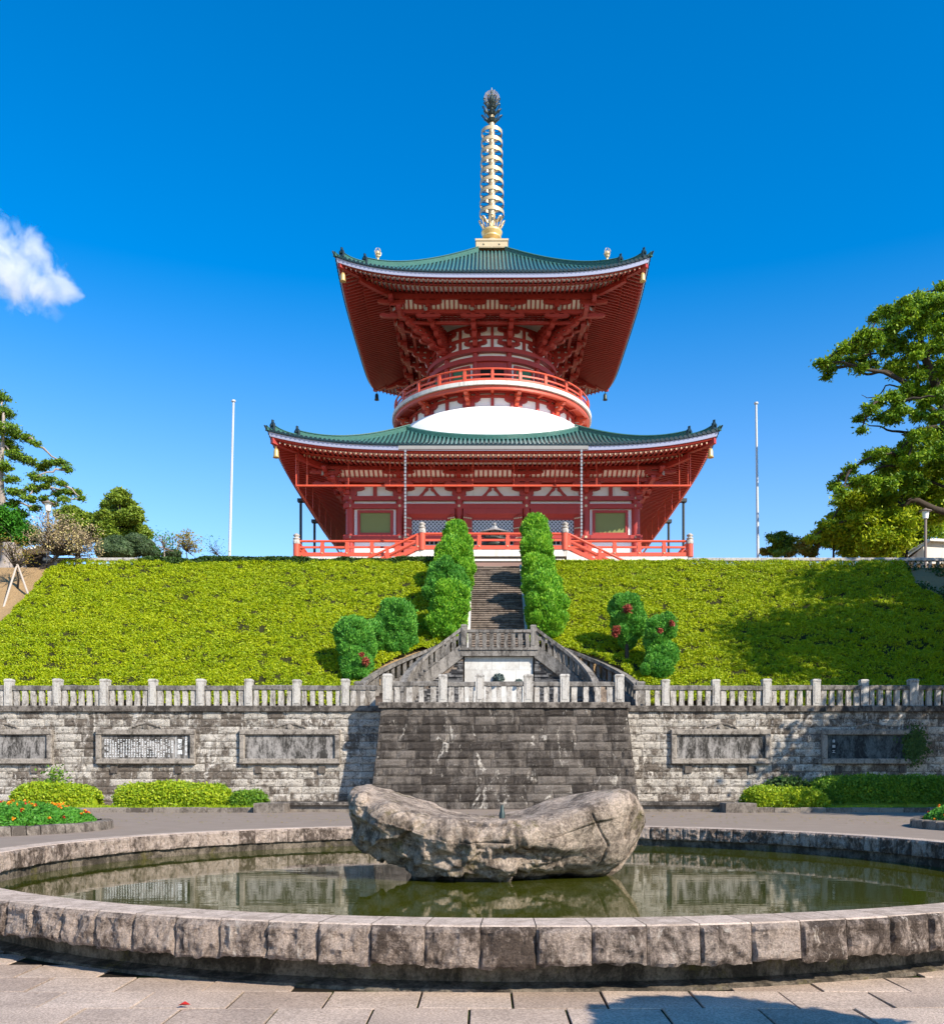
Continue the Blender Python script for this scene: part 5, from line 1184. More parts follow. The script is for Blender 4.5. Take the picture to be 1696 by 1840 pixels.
def hedge_mesh(name, x0, x1, y0, y1, z0, h, n, mat, label, cat, size=.09, seed=1, rnd=.35, hfun=None, parent=None):
    """clipped or loose hedge: shell of small leaves over a lumpy core"""
    nu, nv = int((x1-x0)/.09)+2, 26; U, TH = np.meshgrid(np.linspace(0, 1, nu), np.linspace(0, pi, nv), indexing='ij')
    X = x0+(x1-x0)*U; end = np.clip(1-abs(2*U-1)**(max(4, (x1-x0)*2.2)), 0, 1)**.5; D = (y1-y0)/2*end
    Hh = h*(end**.8)*(1+rnd*(fbm(X*.8+seed, X*0+seed, 0, 3, seed)-.5)); Hh = Hh*hfun(U) if hfun else Hh
    c, s = np.cos(TH), np.sin(TH); Yv = (y0+y1)/2 - np.sign(c)*abs(c)**.55*D; Z = z0 + abs(s)**.6*Hh
    b = (fbm(X*2.2, Yv*2.2, Z*2.2, 4, seed+3)-.5)*.26; Yv = Yv - c*b; Z = Z + s*b
    V = np.stack([X, Yv, Z], -1); i = np.arange((nu-1)*(nv-1)); a = (i//(nv-1))*nv + i % (nv-1)
    du, dv = np.gradient(V, axis=0), np.gradient(V, axis=1); Nn = unit(np.cross(dv, du)); Cc = np.array([(x0+x1)/2, (y0+y1)/2, z0]); Nn *= np.sign((Nn*(V-Cc)).sum(-1).mean())
    ok = RNG.integers(0, nu*nv, n); P = V.reshape(-1, 3)[ok]; N = Nn.reshape(-1, 3)[ok]
    P = P + RNG.normal(0, .045, P.shape) + N*(RNG.random((n, 1))*.10)
    o = leaves(name, P, size, mat, parent, N=N, nmix=.45, aspect=.55, D=unit(N+np.array([0, 0, .5])), dmix=.4)
    V2 = V - Nn*.04; np_mesh('inner_foliage', V2.reshape(-1, 3), np.stack([a, a+1, a+nv+1, a+nv], 1), mat, o, smooth=True)
    if parent is None: tag(o, label, cat)
    return o
hg = lambda x0, x1, Y, yt, yb=1452, **k: (wx(x0, Y), wx(x1, Y), Y-.75, Y+.95, .05, wz(yt, Y-.2)-.20)
a = hg(28, 172, 34.2, 1406); hedge_mesh('clipped_bush', *a, 15000, 'hedge_leaf', 'yellow-green bush with reddish tip against the wall behind the marigold bed', 'bush', .10, 3)
a = hg(212, 412, 34.2, 1404); hedge_mesh('clipped_bush', *a, 21000, 'hedge_leaf', 'long rounded yellow-green bush below the writing tablet', 'bush', .10, 5)
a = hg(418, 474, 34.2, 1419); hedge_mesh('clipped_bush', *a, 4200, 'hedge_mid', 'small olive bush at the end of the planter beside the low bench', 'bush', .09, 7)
a = hg(1338, 1480, 34.0, 1411); hedge_mesh('clipped_hedge', *a, 15000, 'hedge_leaf', 'bright yellow-green rounded hedge end next to the bench block', 'hedge', .09, 9)
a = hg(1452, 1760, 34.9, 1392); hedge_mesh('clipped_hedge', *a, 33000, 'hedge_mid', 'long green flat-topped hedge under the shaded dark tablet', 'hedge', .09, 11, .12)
a = hg(1380, 1450, 35.6, 1396); hedge_mesh('rose_bush', *a, 3500, 'hedge_dark', 'dark leafy rose bush rising behind the bright hedge end', 'bush', .13, 12)
tag(leaves('grass', np.stack([RNG.uniform(wx(135,33.4), wx(500,33.4), 9000), RNG.uniform(33.2, 33.9, 9000), .10+RNG.random(9000)*.10], 1), .13, 'hedge_leaf', aspect=.15, D=np.tile([[0,0,1.]], (9000,1)), dmix=.75), kind='stuff')
tag(leaves('grass', np.stack([RNG.uniform(wx(1345,33.4), wx(1600,33.4), 5000), RNG.uniform(33.2, 33.6, 5000), .10+RNG.random(5000)*.08], 1), .12, 'hedge_leaf', aspect=.15, D=np.tile([[0,0,1.]], (5000,1)), dmix=.75), kind='stuff')
# thin dark hedge along the crest
n = 42000; x = RNG.uniform(wx(250,52.9), AX-1.5, n); P = np.stack([x, RNG.uniform(52.6, 53.3, n), TERR+.12+.42*RNG.random(n)**.6*(.8+.5*vnoise(x*1.3, x*0, 0, 4))], 1)
tag(leaves('crest_hedge', P, .14, 'hedge_dark', aspect=.5, N=np.tile([[0,-.7,.7]], (n,1)), nmix=.4), 'thin dark clipped hedge along the crest of the slope left of the cypresses'.replace(' left of', ' beside'), 'hedge')
n = 26000; x = RNG.uniform(AX+1.5, wx(1240,52.9), n); P = np.stack([x, RNG.uniform(52.6, 53.2, n), TERR+.08+.30*RNG.random(n)*(.7+.6*vnoise(x*1.3, x*0, 0, 4))], 1)
tag(leaves('crest_hedge', P, .14, 'cover_leaf', aspect=.5, N=np.tile([[0,-.7,.7]], (n,1)), nmix=.4), 'low yellow-green growth along the crest in front of the white podium edge', 'hedge')
# flower beds
def bed(cx, cy, r, h, nl, nf, label, flat=1.0):
    t = thing('flower_bed', (cx, cy, .15), label, 'flower bed')
    def pts(n, lift):
        a = RNG.uniform(0, 2*pi, n); rr_ = r*np.sqrt(RNG.random(n)); x, y = cx+rr_*np.cos(a), cy+rr_*np.sin(a)
        top = h*np.clip(1-(rr_/r)**4, .0, 1)**.6*(.75+.45*fbm(x*1.6, y*1.6, 0, 3, 2)); return np.stack([x, y, .16+top*(lift if np.isscalar(lift) else lift)], 1)
    leaves('foliage', pts(nl, (.35+.65*RNG.random(nl)**.5)), .085, 'bed_leaf', t, N=np.tile([[0,-.5,.8]], (nl,1)), nmix=.45, aspect=.5)
    for nm, mt, nn, seed in (('marigold_flower','marigold',nf,1),('red_flower','red_flower',nf//2,2)):
        P = pts(nn, 1.03); P[:,2] += .02
        k = 14; Pf = np.repeat(P, k, 0)+RNG.normal(0, .015, (nn*k, 3)); tag(leaves(nm, Pf, .042, mt, t, aspect=.9), kind='stuff')
bed(-11.95, 21.6, 2.95, .47, 60000, 110, 'round bed of green marigold plants with orange and red flowers by the writing tablet')
bed(13.35, 22.2, 2.9, .52, 30000, 80, 'round flower bed with a few orange flowers at the frame edge by the long hedge'.replace(' at the frame edge', ''))
# ------------------------------------------------------------------ clipped cypresses
def blob_points(c, r, n, seed, power=1.0, jit=.1):
    """points and outward normals over a lumpy ellipsoid"""
    D = unit(RNG.normal(size=(n, 3))); c, r = np.array(c), np.array(r)
    k = fbm(D[:,0]*1.7+seed, D[:,1]*1.7, D[:,2]*1.7, 3, seed); k2 = fbm(D[:,0]*6.5+seed, D[:,1]*6.5, D[:,2]*5, 3, seed+5)
    s = .78+.34*k+.46*(k2-.5); P = c + D*r*(s[:,None])*(1+RNG.normal(0, jit*.35, (n, 1))); N = unit(D/r); return P, N
def core(c, r, seed, mat, parent, k=.90, name='inner_foliage'):
    nu, nv = 28, 18; TH, PH_ = np.meshgrid(np.linspace(0, 2*pi, nu, endpoint=False), np.linspace(0, pi, nv), indexing='ij')
    D = np.stack([np.cos(TH)*np.sin(PH_), np.sin(TH)*np.sin(PH_), np.cos(PH_)], -1)
    kk = fbm(D[...,0]*1.7+seed, D[...,1]*1.7, D[...,2]*1.7, 3, seed); k2 = fbm(D[...,0]*6.5+seed, D[...,1]*6.5, D[...,2]*5, 3, seed+5)
    V = np.array(c)+D*np.array(r)*((.78+.34*kk+.46*(k2-.5))*k)[...,None]
    i, j = np.meshgrid(np.arange(nu), np.arange(nv-1), indexing='ij'); i2 = (i+1) % nu
    return V.reshape(-1, 3), np.stack([i*nv+j, i2*nv+j, i2*nv+j+1, i*nv+j+1], -1).reshape(-1, 4)
def cypress(label, lobes, base, mat, seed, group=None, stem=None, red=(), dens=620, size=.15):
    """lobes: (x px, y px, rx px, ry px, depth) at real distance; base: foot point"""
    q_ = random.Random(seed*13); lobes = list(lobes)
    for (x, y, rx, ry, Y) in list(lobes):      # smaller bosses growing out of the clipped masses
        for _ in range(6):
            a_ = q_.uniform(0, 2*pi); f_ = q_.uniform(.55, .80); k_ = q_.uniform(.28, .48); lobes.append((x+rx*f_*cos(a_), y+ry*f_*sin(a_), rx*k_, rx*k_*q_.uniform(.8, 1.3), Y-q_.uniform(-.1, .7)*rx*Y/F))
    t = thing('clipped_cypress', base, label, 'shrub', group); Ps, Ns, Vs, Qs = [], [], [], []; off = 0
    for i, (x, y, rx, ry, Y) in enumerate(lobes):
        c = (wx(x, Y), Y, wz(y, Y)); r = (rx*Y/F, rx*Y/F*.95, ry*Y/F); area = 4*pi*((r[0]*r[1])**.8+2*(r[0]*r[2])**.8)/3
        n = int(dens*area); P, N = blob_points(c, r, n, seed*7+i); Ps.append(P); Ns.append(N)
        V, Q = core(c, r, seed*7+i, mat, t); Vs.append(V); Qs.append(Q+off); off += len(V)
    P, N = np.vstack(Ps), np.vstack(Ns)
    kk = P[:,2] > terrain_z(P[:,0], P[:,1])-.1; P, N = P[kk], N[kk]
    cr = leaves('crown', P, size, mat, t, N=N, nmix=.25, aspect=.36, D=unit(N*.75+np.array([0, 0, .7])), dmix=.6)
    np_mesh('inner_foliage', np.vstack(Vs), np.vstack(Qs), mat, cr, smooth=True)
    m_ = MB(); zb = base[2]-.3; sx, sy = (stem or (base[0], base[1])); m_.tube([(base[0], base[1], zb), (sx, sy, zb+.9), (lobes[0][0] and wx(lobes[0][0], lobes[0][4]), lobes[0][4], wz(lobes[0][1], lobes[0][4]))], [.11, .09, .04], 8); m_.build('trunk', 'bark', t)
    if red:
        R_ = []
        for x, y, r, Y in red: r *= .75; n = int(70*r); R_.append(np.array([wx(x, Y), Y, wz(y, Y)])+RNG.normal(0, 1, (n, 3))*r*Y/F*.5)
        leaves('withered_foliage', np.vstack(R_), .13, 'rust_leaf', t, aspect=.4)
    return t
def gb(x, Y): X_ = wx(x, Y); return (X_, Y, float(np.clip(slope_z(Y), TOPZ, TERR)))
RW = 'clipped cypresses lining the long stair'
cypress('lowest and fullest cypress of the row on the side of the two round green shrubs', [(806,1105,36,48,45.2),(812,1075,32,36,45.3),(796,1120,30,34,45.0)], gb(808,45.2), 'cypress_leaf', 3, RW)
cypress('broad second cypress from the bottom, on the side of the two round green shrubs', [(798,1040,32,38,47.3),(812,1060,36,46,47.5),(784,1055,22,30,47.0)], gb(803,47.4), 'cypress_deep', 4, RW)
cypress('third cypress from the bottom on the side of the two round green shrubs', [(813,1000,32,40,49.5),(826,1020,28,44,49.8),(802,1010,22,28,49.2)], gb(812,49.5), 'cypress_leaf', 5, RW)
cypress('topmost cypress just under the red railing, on the side of the two round green shrubs', [(819,960,23,27,51.9),(829,990,23,40,52.0),(812,985,22,30,51.7)], gb(822,51.9), 'cypress_leaf', 6, RW)
cypress('lowest and broadest cypress of the row on the side of the reddish shrubs', [(980,1093,38,52,45.2),(976,1060,32,38,45.4),(986,1115,32,34,45.1)], gb(979,45.3), 'cypress_leaf', 8, RW)
cypress('second cypress from the bottom on the side of the reddish shrubs', [(966,1030,31,38,47.5),(978,1062,32,44,47.6),(960,1050,22,36,47.4)], gb(968,47.5), 'cypress_leaf', 9, RW)
cypress('third cypress from the bottom on the side of the reddish shrubs', [(962,985,27,34,49.7),(970,1010,28,42,49.8)], gb(966,49.7), 'cypress_leaf', 10, RW)
cypress('tallest topmost cypress just under the red railing, on the side of the reddish shrubs', [(961,950,25,28,52.0),(967,982,26,44,52.2),(955,975,18,30,51.9)], gb(963,52.0), 'cypress_leaf', 12, RW)
cypress('round green shrub with a lower lobe and pink leaves at its foot', [(636,1143,38,38,42.3),(641,1193,32,30,42.0),(668,1132,17,20,42.6),(655,1165,24,30,42.3)], gb(645,42.0), 'cypress_deep', 13, red=((657,1188,7,41.2),(650,1176,4,41.0)), dens=800, size=.12)
cypress('round green shrub behind the curved balustrade, nearer the long stair', [(714,1112,37,36,44.2),(722,1148,27,28,44.0),(694,1150,22,26,44.0),(681,1128,16,22,43.8)], gb(706,43.9), 'cypress_deep', 14, dens=800, size=.12)
cypress('two-lobed shrub on a bare stem with several red withered patches', [(1127,1096,30,31,43.4),(1136,1120,28,32,43.4),(1118,1122,22,28,43.3),(1128,1146,18,22,43.3)], gb(1126,43.0), 'cypress_deep', 15, red=((1127,1093,8,42.5),(1107,1132,7,42.5),(1104,1140,5,42.5)), dens=800, size=.12)
cypress('slim three-tiered shrub with one red tip above the right balustrade posts'.replace(' right', ''), [(1190,1128,27,25,42.2),(1178,1150,24,22,42.2),(1193,1172,27,22,42.1),(1182,1200,30,26,41.9)], gb(1186,42.0), 'cypress_deep', 16, red=((1207,1120,5,41.5),(1186,1133,4,41.4)), dens=800, size=.12)
# ------------------------------------------------------------------ trees
def limb(mb, a, b, r0, r1, seed, sag=.08, n=6):
    q = random.Random(seed); a, b = np.array(a, float), np.array(b, float); L = np.linalg.norm(b-a); pts = []
    for k in range(n+1):
        f = k/n; p = a+(b-a)*f+np.array([q.uniform(-1,1), q.uniform(-1,1), q.uniform(-1,1)])*L*.045*sin(pi*f); p[2] += sag*L*sin(pi*f); pts.append(tuple(p))
    mb.tube(pts, [r0+(r1-r0)*k/n for k in range(n+1)], 7); return pts
def tree(name, label, cat, base, trunk, clusters, leafmat, barkmat='bark', group=None, size=.22, dens=1.0, sub=9, lpn=42, droop=0, flat=.75, seed=1, Y=57, spread=3.0, r0=.45, cr=.5):
    """trunk: px points; clusters: (x px, y px, r px[, depth offset]) become leaf clumps at the ends of limbs"""
    q = random.Random(seed); t = thing(name, base, label, cat, group); mb = MB(); P = [base]+[(wx(x, Y), Y+q.uniform(-.2,.2), wz(y, Y)) for x, y in trunk]
    rs = [r0*(1-.75*i/(len(P)-1)) for i in range(len(P))]; mb.tube(*smooth_pts(P, rs), 10); Ps, Ds = [], []
    ends = []
    for i, c in enumerate(clusters):
        x, y, r = c[:3]; dy = c[3] if len(c) > 3 else q.uniform(-spread, spread); Yc = Y+dy; C = np.array([wx(x, Yc), Yc, wz(y, Yc)]); R_ = r*Yc/F
        # limb from the nearest earlier end or trunk point that lies lower
        cand = P[1:]+ends; best = min(cand, key=lambda p: np.linalg.norm(C-np.array(p))+(1.5*max(0, p[2]-C[2]) if not droop else .2*abs(p[2]-C[2])))
        L = np.linalg.norm(C-np.array(best)); rr_ = max(.035, min(.20, .035*L+.02)) if L > .3 else .03
        limb(mb, best, tuple(C), rr_, .03, seed*100+i, .05); ends.append(tuple(C))
        ns = max(5, int(1.55*sub*dens*(R_/.5)**1.3))
        for k in range(ns):      # clumps on twigs inside the cluster's volume
            d = unit(RNG.normal(size=3)); o = C+d*R_*np.array([1, 1.15, flat])*(.35+.65*RNG.random()**.5)
            if k % 2 == 0: mb.tube([tuple(C+(o-C)*.1), tuple((C+o)/2+RNG.normal(0,.06,3)), tuple(o)], [.028,.02,.010], 4, cap=False)
            m_ = max(8, int(1.25*lpn*(.6+.8*RNG.random()))); cs_ = cr*(.22+.24*RNG.random())*max(.7, min(1.3, R_/.6))
            pp = o + RNG.normal(0, 1, (m_, 3))*cs_*np.array([1.15, 1.15, .62]); Ps.append(pp); Ds.append(unit(pp-o+np.array([0,0,-.25*cs_-.05])))
    mb.build('trunk', barkmat, t, smooth=True); leaves('crown', np.vstack(Ps), size, leafmat, t, D=np.vstack(Ds), dmix=.45, N=unit(np.vstack(Ds)*0+np.array([0,-.3,.8])), nmix=.35, aspect=.42)
    return t
c_pine = [(4,715,14),(0,742,20),(10,770,20),(30,780,13),(18,800,18),(52,788,12),(64,797,8),(28,818,14),(8,838,14),(48,826,13),(70,838,12),(92,834,12),(110,832,10),(121,843,8),(66,856,12),(88,862,11),(108,868,9),(22,862,12),(60,878,10),(84,876,9),(104,886,9),(124,884,9),(140,884,8),(148,896,5),(116,898,7),(32,884,14),(52,896,12),(22,905,12),(62,912,9),(36,922,12),(96,905,7),(80,896,7),(-20,760,24),(-20,830,24),(-15,890,20)]
tree('pine_tree', 'tall spreading pine with layered branches, cut by the frame edge, above the grey tiled roof'.replace(', cut by the frame edge,', ''), 'tree', (wx(-2,56),56,TERR-.2), [(0,960),(1,900),(4,850),(8,800),(5,740)], c_pine, 'pine_leaf', 'pale_bark', size=.15, sub=13, lpn=50, seed=2, Y=56, spread=1.8, r0=.30, flat=.5, cr=.42, droop=1)
tree('evergreen_tree', 'low bright green evergreen in front of the grey tiled roof', 'tree', (wx(2,54.5),54.5,TERR-.2), [(4,975),(8,950)], [(8,932,24),(36,948,18),(10,956,22),(54,956,14),(40,968,12),(22,968,14),(-15,945,26),(62,968,7)], 'green_leaf', size=.17, sub=22, lpn=50, seed=3, Y=54.5, spread=1.0, r0=.2, flat=.7)
tree('conifer_tree', 'pointed conifer with stacked rounded boughs behind the domed shrub', 'tree', (wx(216,66),66,TERR-.2), [(216,970),(216,920),(215,885)], [(214,884,7),(206,896,9),(223,895,9),(198,912,12),(216,910,12),(234,908,9),(188,928,12),(206,930,13),(228,930,13),(244,918,8),(250,930,8),(192,948,13),(216,950,16),(242,948,13),(258,952,9),(176,942,9),(264,962,7),(200,965,14),(230,965,14)], 'conifer_leaf', size=.20, sub=30, lpn=60, seed=4, Y=66, spread=1.2, r0=.25, flat=.8, cr=.5)
tree('conifer_tree', 'broad olive conifer between the lamp post and the pointed conifer', 'tree', (wx(140,67),67,TERR-.2), [(140,970),(138,930)], [(128,918,11),(112,926,10),(142,924,11),(152,936,12),(126,936,12),(160,948,13),(140,950,13),(170,962,13),(150,966,13),(118,948,12),(174,930,8)], 'conifer_leaf', size=.20, sub=28, lpn=55, seed=5, Y=67, spread=1.2, r0=.25, flat=.8, cr=.5)
def dome_shrub(name, label, lobes, mat, size=.12, dens=420, cat='shrub'):
    x, y, rx, ry, Y = lobes[0]; fz_ = TERR if Y > 30 else LOW; t = thing(name, (wx(x, Y), Y, fz_), label, cat); Ps, Ns, Vs, Qs = [], [], [], []; off = 0
    for i, (x, y, rx, ry, Y) in enumerate(lobes):
        c = (wx(x, Y), Y, wz(y, Y)); r = (rx*Y/F, rx*Y/F, ry*Y/F); n = int(dens*4*pi*r[0]*max(r[2], .4)); P, N = blob_points(c, r, n, 70+i, jit=.05); Ps.append(P); Ns.append(N)
        V, Q = core(c, r, 70+i, mat, t, .97); Vs.append(V); Qs.append(Q+off); off += len(V)
    m_ = MB(); m_.tube([(t.location.x, t.location.y, fz_-.1), (t.location.x, t.location.y, wz(lobes[0][1], lobes[0][4]))], [.15,.08], 8); m_.build('trunk', 'bark', t)
    P, N = np.vstack(Ps), np.vstack(Ns); cr = leaves('crown', P, size, mat, t, N=N, nmix=.3, aspect=.5, D=N, dmix=.4); np_mesh('inner_foliage', np.vstack(Vs), np.vstack(Qs), mat, cr, smooth=True)
dome_shrub('clipped_shrub', 'dark clipped shrub of several smooth domes under the pointed conifer', [(225,985,30,20,62),(190,988,20,20,61.5),(210,974,20,13,62),(245,973,24,14,62),(262,985,20,16,62),(278,993,12,10,62),(215,992,26,14,61)], 'dome_leaf')
dome_shrub('clipped_shrub', 'tiny low dark shrub between the thin white-stemmed sapling and the feathery sapling', [(312,996,16,9,60),(300,998,10,7,60)], 'dome_leaf')
# sparse flowering tree on the bank: twigs and dry blossoms
def twiggy(label, Y, foot, crown, n, size, leafmat='blossom_leaf', name='plum_tree', r0=.13, seed=1, barkm='bark', tw=70):
    q = random.Random(seed); X0, Yb = wx(foot[0], Y), Y; zb = float(np.clip(slope_z(Y), TOPZ, TERR)) if Y < 53 else TERR; t = thing(name, (X0, Yb, zb), label, 'tree'); mb = MB(); Ps = []
    f = (wx(foot[2], Y), Y, wz(foot[3], Y)); mb.tube([(X0, Yb, zb-.2), ((X0+f[0])/2+.1, Yb, (zb+f[2])/2), f], [r0, r0*.8, r0*.6], 8)
    for k in range(tw):
        x, y, rx, ry = crown[q.randrange(len(crown))]; a = q.uniform(0, 2*pi); s = q.random()**.5
        e = (wx(x+rx*s*cos(a), Y), Y+q.uniform(-1.2, 1.2), wz(y-ry*s*sin(a), Y)); p = limb(mb, f, e, .035, .010, seed*50+k, .04, 5)
        for _ in range(4):
            b = p[q.randrange(2, 6)]; e2 = (b[0]+q.uniform(-.6,.6), b[1]+q.uniform(-.5,.5), b[2]+q.uniform(-.1,.7)); mb.tube([b, e2], [.012,.005], 3, cap=False)
            m_ = n//(tw*4); Ps.append(np.array(e2)+RNG.normal(0, .12, (m_, 3)))
    mb.build('trunk', barkm, t); leaves('crown', np.vstack(Ps), size, leafmat, t, aspect=.55); return t
twiggy('half-bare blossoming tree with cream and pinkish leaves leaning over the bank by the lamp post', 52.3, (68,1030,105,998), [(115,965,42,32),(100,950,35,22),(140,975,34,22),(155,985,24,14),(85,975,30,24)], 6500, .10, seed=3, tw=110)
twiggy('small bare-twigged young tree tied to two long stakes on the brown bank', 50.3, (32,1072,30,1022), [(38,1000,28,20),(28,985,22,16)], 700, .08, 'maple_leaf', 'staked_sapling', .06, 5, 'bark', 26)
twiggy('thin white-stemmed sapling by the crest hedge', 56, (290,1004,296,985), [(302,975,10,14),(298,988,12,8)], 420, .12, 'green_leaf', 'sapling', .05, 6, 'pale_bark', 14)
twiggy('feathery sapling with yellow and orange leaves by the crest hedge', 56, (336,1004,335,990), [(332,978,12,12),(344,990,14,10)], 900, .12, 'maple_leaf', 'sapling', .04, 7, 'bark', 16)
twiggy('tiny lone green sapling by the crest hedge, nearest the flagpole', 56, (389,1004,389,996), [(389,992,8,7)], 120, .10, 'green_leaf', 'sapling', .02, 8, 'bark', 8)
for (xa, ya, xb, yb_), lb in (((32,1015,7,1088),'pale wooden stake propping the young tree, reaching the lower foot'), ((33,1015,54,1072),'pale wooden stake propping the young tree, on the side of the green slope')):
    Yb = 24.43/(.686-(1400-yb_)/F); m_ = MB(); m_.tube([(wx(xa,50.2),50.15,wz(ya,50.2)), (wx(xb,Yb),Yb,wz(yb_,Yb)-.1)], [.05,.055], 8); tag(m_.build('stake', 'stake_wood'), lb, 'stake', 'stakes propping the young tree')
m_ = MB(); X0 = wx(22,53.5)
m_.lathe([(1.1,-.3),(.75,.05),(.55,.5),(.48,1.2),(.45,1.5),(.001,1.55)], X0, 53.5, 16); m_.v = [(X0+(p[0]-X0)*(1+.25*sin(5*atan2(p[1]-53.5, p[0]-X0))), p[1], p[2]+TERR) for p in m_.v]
tag(m_.build('tree_stump', 'pale_bark', smooth=True), 'thick pale trunk base with flaring roots on top of the brown bank', 'stump')
# big oak and its neighbours
c_oak = [(1478,652,9),(1488,664,9),(1482,680,6),(1502,646,10),(1512,628,10),(1530,622,12),(1545,608,11),(1552,628,11),(1528,648,9),(1562,598,9),(1572,576,9),(1585,558,10),(1600,560,13),(1582,604,13),(1606,590,14),(1622,545,12),(1640,538,12),(1634,566,15),(1660,560,16),(1664,534,8),(1690,545,14),(1694,518,9),(1650,595,17),(1684,585,18),(1592,632,13),(1618,618,14),(1645,632,16),(1676,625,18),(1568,655,9),(1545,662,8),(1602,658,12),(1632,668,13),(1664,668,15),(1694,655,18),(1604,712,10),(1612,722,9),(1580,722,9),(1562,735,10),(1544,752,8),(1548,772,6),(1582,748,9),(1606,745,10),(1640,712,12),(1672,704,14),(1696,712,14),(1650,745,13),(1684,752,14),(1650,780,13),(1628,800,10),(1610,820,12),(1580,815,10),(1560,825,9),(1590,838,12),(1630,830,14),(1662,820,14),(1530,842,9),(1516,858,8),(1498,872,8),(1508,884,7),(1536,866,11),(1562,862,12),(1740,600,30),(1740,680,30),(1730,780,26),(1745,540,24),(1560,888,12),(1594,872,14),(1628,866,14)]
_q = random.Random(21); _bl = lambda y: float(np.interp(y, [530,545,600,650,690,720,770,800,850,890], [1690,1640,1560,1520,1612,1612,1575,1625,1545,1530]))
for _ in range(75):
    _y = _q.uniform(535, 885); _x = _q.uniform(_bl(_y)+12, 1740)
    if _y > 680 and _x < 1640 and _q.random() < .3: continue
    c_oak.append((_x, _y, _q.uniform(9, 15)))
oak = tree('oak_tree', 'great oak with crooked spreading limbs and dark glossy leaves beside the sky', 'tree', (wx(1745,56),56,TERR-.3), [(1735,960),(1722,880),(1705,790),(1690,720),(1660,640),(1650,590)], c_oak, 'oak_leaf', size=.21, sub=12, lpn=44, seed=11, Y=56, spread=2.6, r0=.55, cr=.55, flat=.8)
mb = MB()
for pts, r in (([(1722,925),(1665,902),(1640,898),(1610,925),(1580,930),(1550,940)],(.30,.27,.25,.20,.11,.05)), ([(1705,790),(1660,772),(1620,778)],(.2,.14,.06)), ([(1690,740),(1640,700),(1600,668),(1560,660),(1530,640)],(.24,.2,.14,.09,.04)), ([(1690,760),(1630,770),(1590,765),(1560,750)],(.16,.12,.07,.03)), ([(1700,800),(1640,830),(1590,835),(1540,860)],(.2,.15,.09,.04)), ([(1640,700),(1600,690),(1585,702),(1560,700)],(.08,.06,.045,.02))):
    p = [(wx(x,55.5)+.12*sin(x*3), 55.9+.4*sin(x), wz(y,55.5)+.1*sin(x*7)) for x, y in pts]; p, rr_ = smooth_pts(p, [v*.72 for v in r]); p = [(a_+.05*sin(i_*1.9), b_, c_+.05*sin(i_*1.3)) for i_, (a_, b_, c_) in enumerate(p)]; mb.tube(p, rr_, 8)
mb.build('limb', 'bark', oak, smooth=True)
c_b = [(1520,900,14),(1540,895,14),(1560,905,18),(1585,895,18),(1610,905,18),(1640,890,20),(1670,885,22),(1696,880,22),(1505,925,12),(1488,945,11),(1474,960,9),(1458,968,7),(1520,935,18),(1550,935,20),(1580,930,22),(1612,935,22),(1645,930,22),(1680,925,22),(1510,962,15),(1540,968,20),(1575,968,22),(1610,970,20),(1530,990,14),(1565,992,16),(1600,992,14),(1570,870,16),(1600,860,18),(1640,850,18),(1680,845,20),(1620,825,14),(1590,815,8),(1566,818,8),(1670,815,16)]
tree('leafy_tree', 'bright sunlit yellow-green tree crowded behind and below the great oak', 'tree', (wx(1620,58.2),58.2,TERR-.2), [(1620,980),(1618,920),(1622,870)], c_b, 'sun_leaf', size=.25, sub=17, lpn=46, seed=12, Y=58.2, spread=2.2, r0=.4, cr=.7, flat=.8)
c_c = [(1500,958,13),(1482,972,10),(1525,950,14),(1515,975,13),(1545,965,15),(1620,950,18),(1650,945,20),(1680,950,20),(1640,970,14),(1600,945,14),(1690,975,14),(1665,905,18),(1630,915,15),(1690,905,18),(1570,950,14),(1600,985,12),(1640,990,10)]
tree('leafy_tree', 'darker green lower tree standing under the great oak behind the lamp post', 'tree', (wx(1655,61.5),61.5,TERR-.2), [(1652,985),(1650,940)], c_c, 'oak_leaf', size=.24, sub=13, lpn=38, seed=13, Y=61.5, spread=1.5, r0=.25, cr=.6, flat=.8)
tree('small_tree', 'small dark-leaved tree standing beside the flagpole behind the terrace rail', 'tree', (wx(1408,62),62,TERR-.2), [(1408,990),(1407,975)], [(1402,962,8),(1412,968,9),(1396,974,8),(1388,970,6),(1418,978,8),(1404,982,9),(1426,970,5),(1390,986,9),(1412,990,10),(1383,964,4),(1398,995,9)], 'conifer_leaf', size=.18, sub=16, lpn=40, seed=14, Y=62, spread=.6, r0=.1, cr=.4)
tree('maple_tree', 'low yellowish maple turning orange between the small dark tree and the great oak', 'tree', (wx(1448,61),61,TERR-.2), [(1447,992),(1447,980)], [(1437,978,8),(1450,972,8),(1464,980,8),(1444,990,9),(1428,990,8),(1472,972,7),(1458,992,10),(1420,994,7)], 'maple_leaf', size=.18, sub=16, lpn=38, seed=15, Y=61, spread=.6, r0=.1, cr=.4)
tree('maple_tree', 'lowest golden maple right next to the flagpole foot'.replace(' right', ''), 'tree', (wx(1378,62.5),62.5,TERR-.2), [(1378,996)], [(1370,992,6),(1380,990,7),(1390,994,7)], 'maple_leaf', size=.18, sub=14, lpn=36, seed=16, Y=62.5, spread=.4, r0=.08, cr=.35)
tree('maple_tree', 'golden maple with flat layered leaves in front of the bright tree mass', 'tree', (wx(1496,60),60,TERR-.2), [(1497,992),(1496,975)], [(1480,968,9),(1496,962,10),(1512,968,10),(1488,978,9),(1506,980,9)], 'sun_leaf', size=.2, sub=15, lpn=38, seed=17, Y=60, spread=.6, r0=.1, cr=.4, flat=.5)
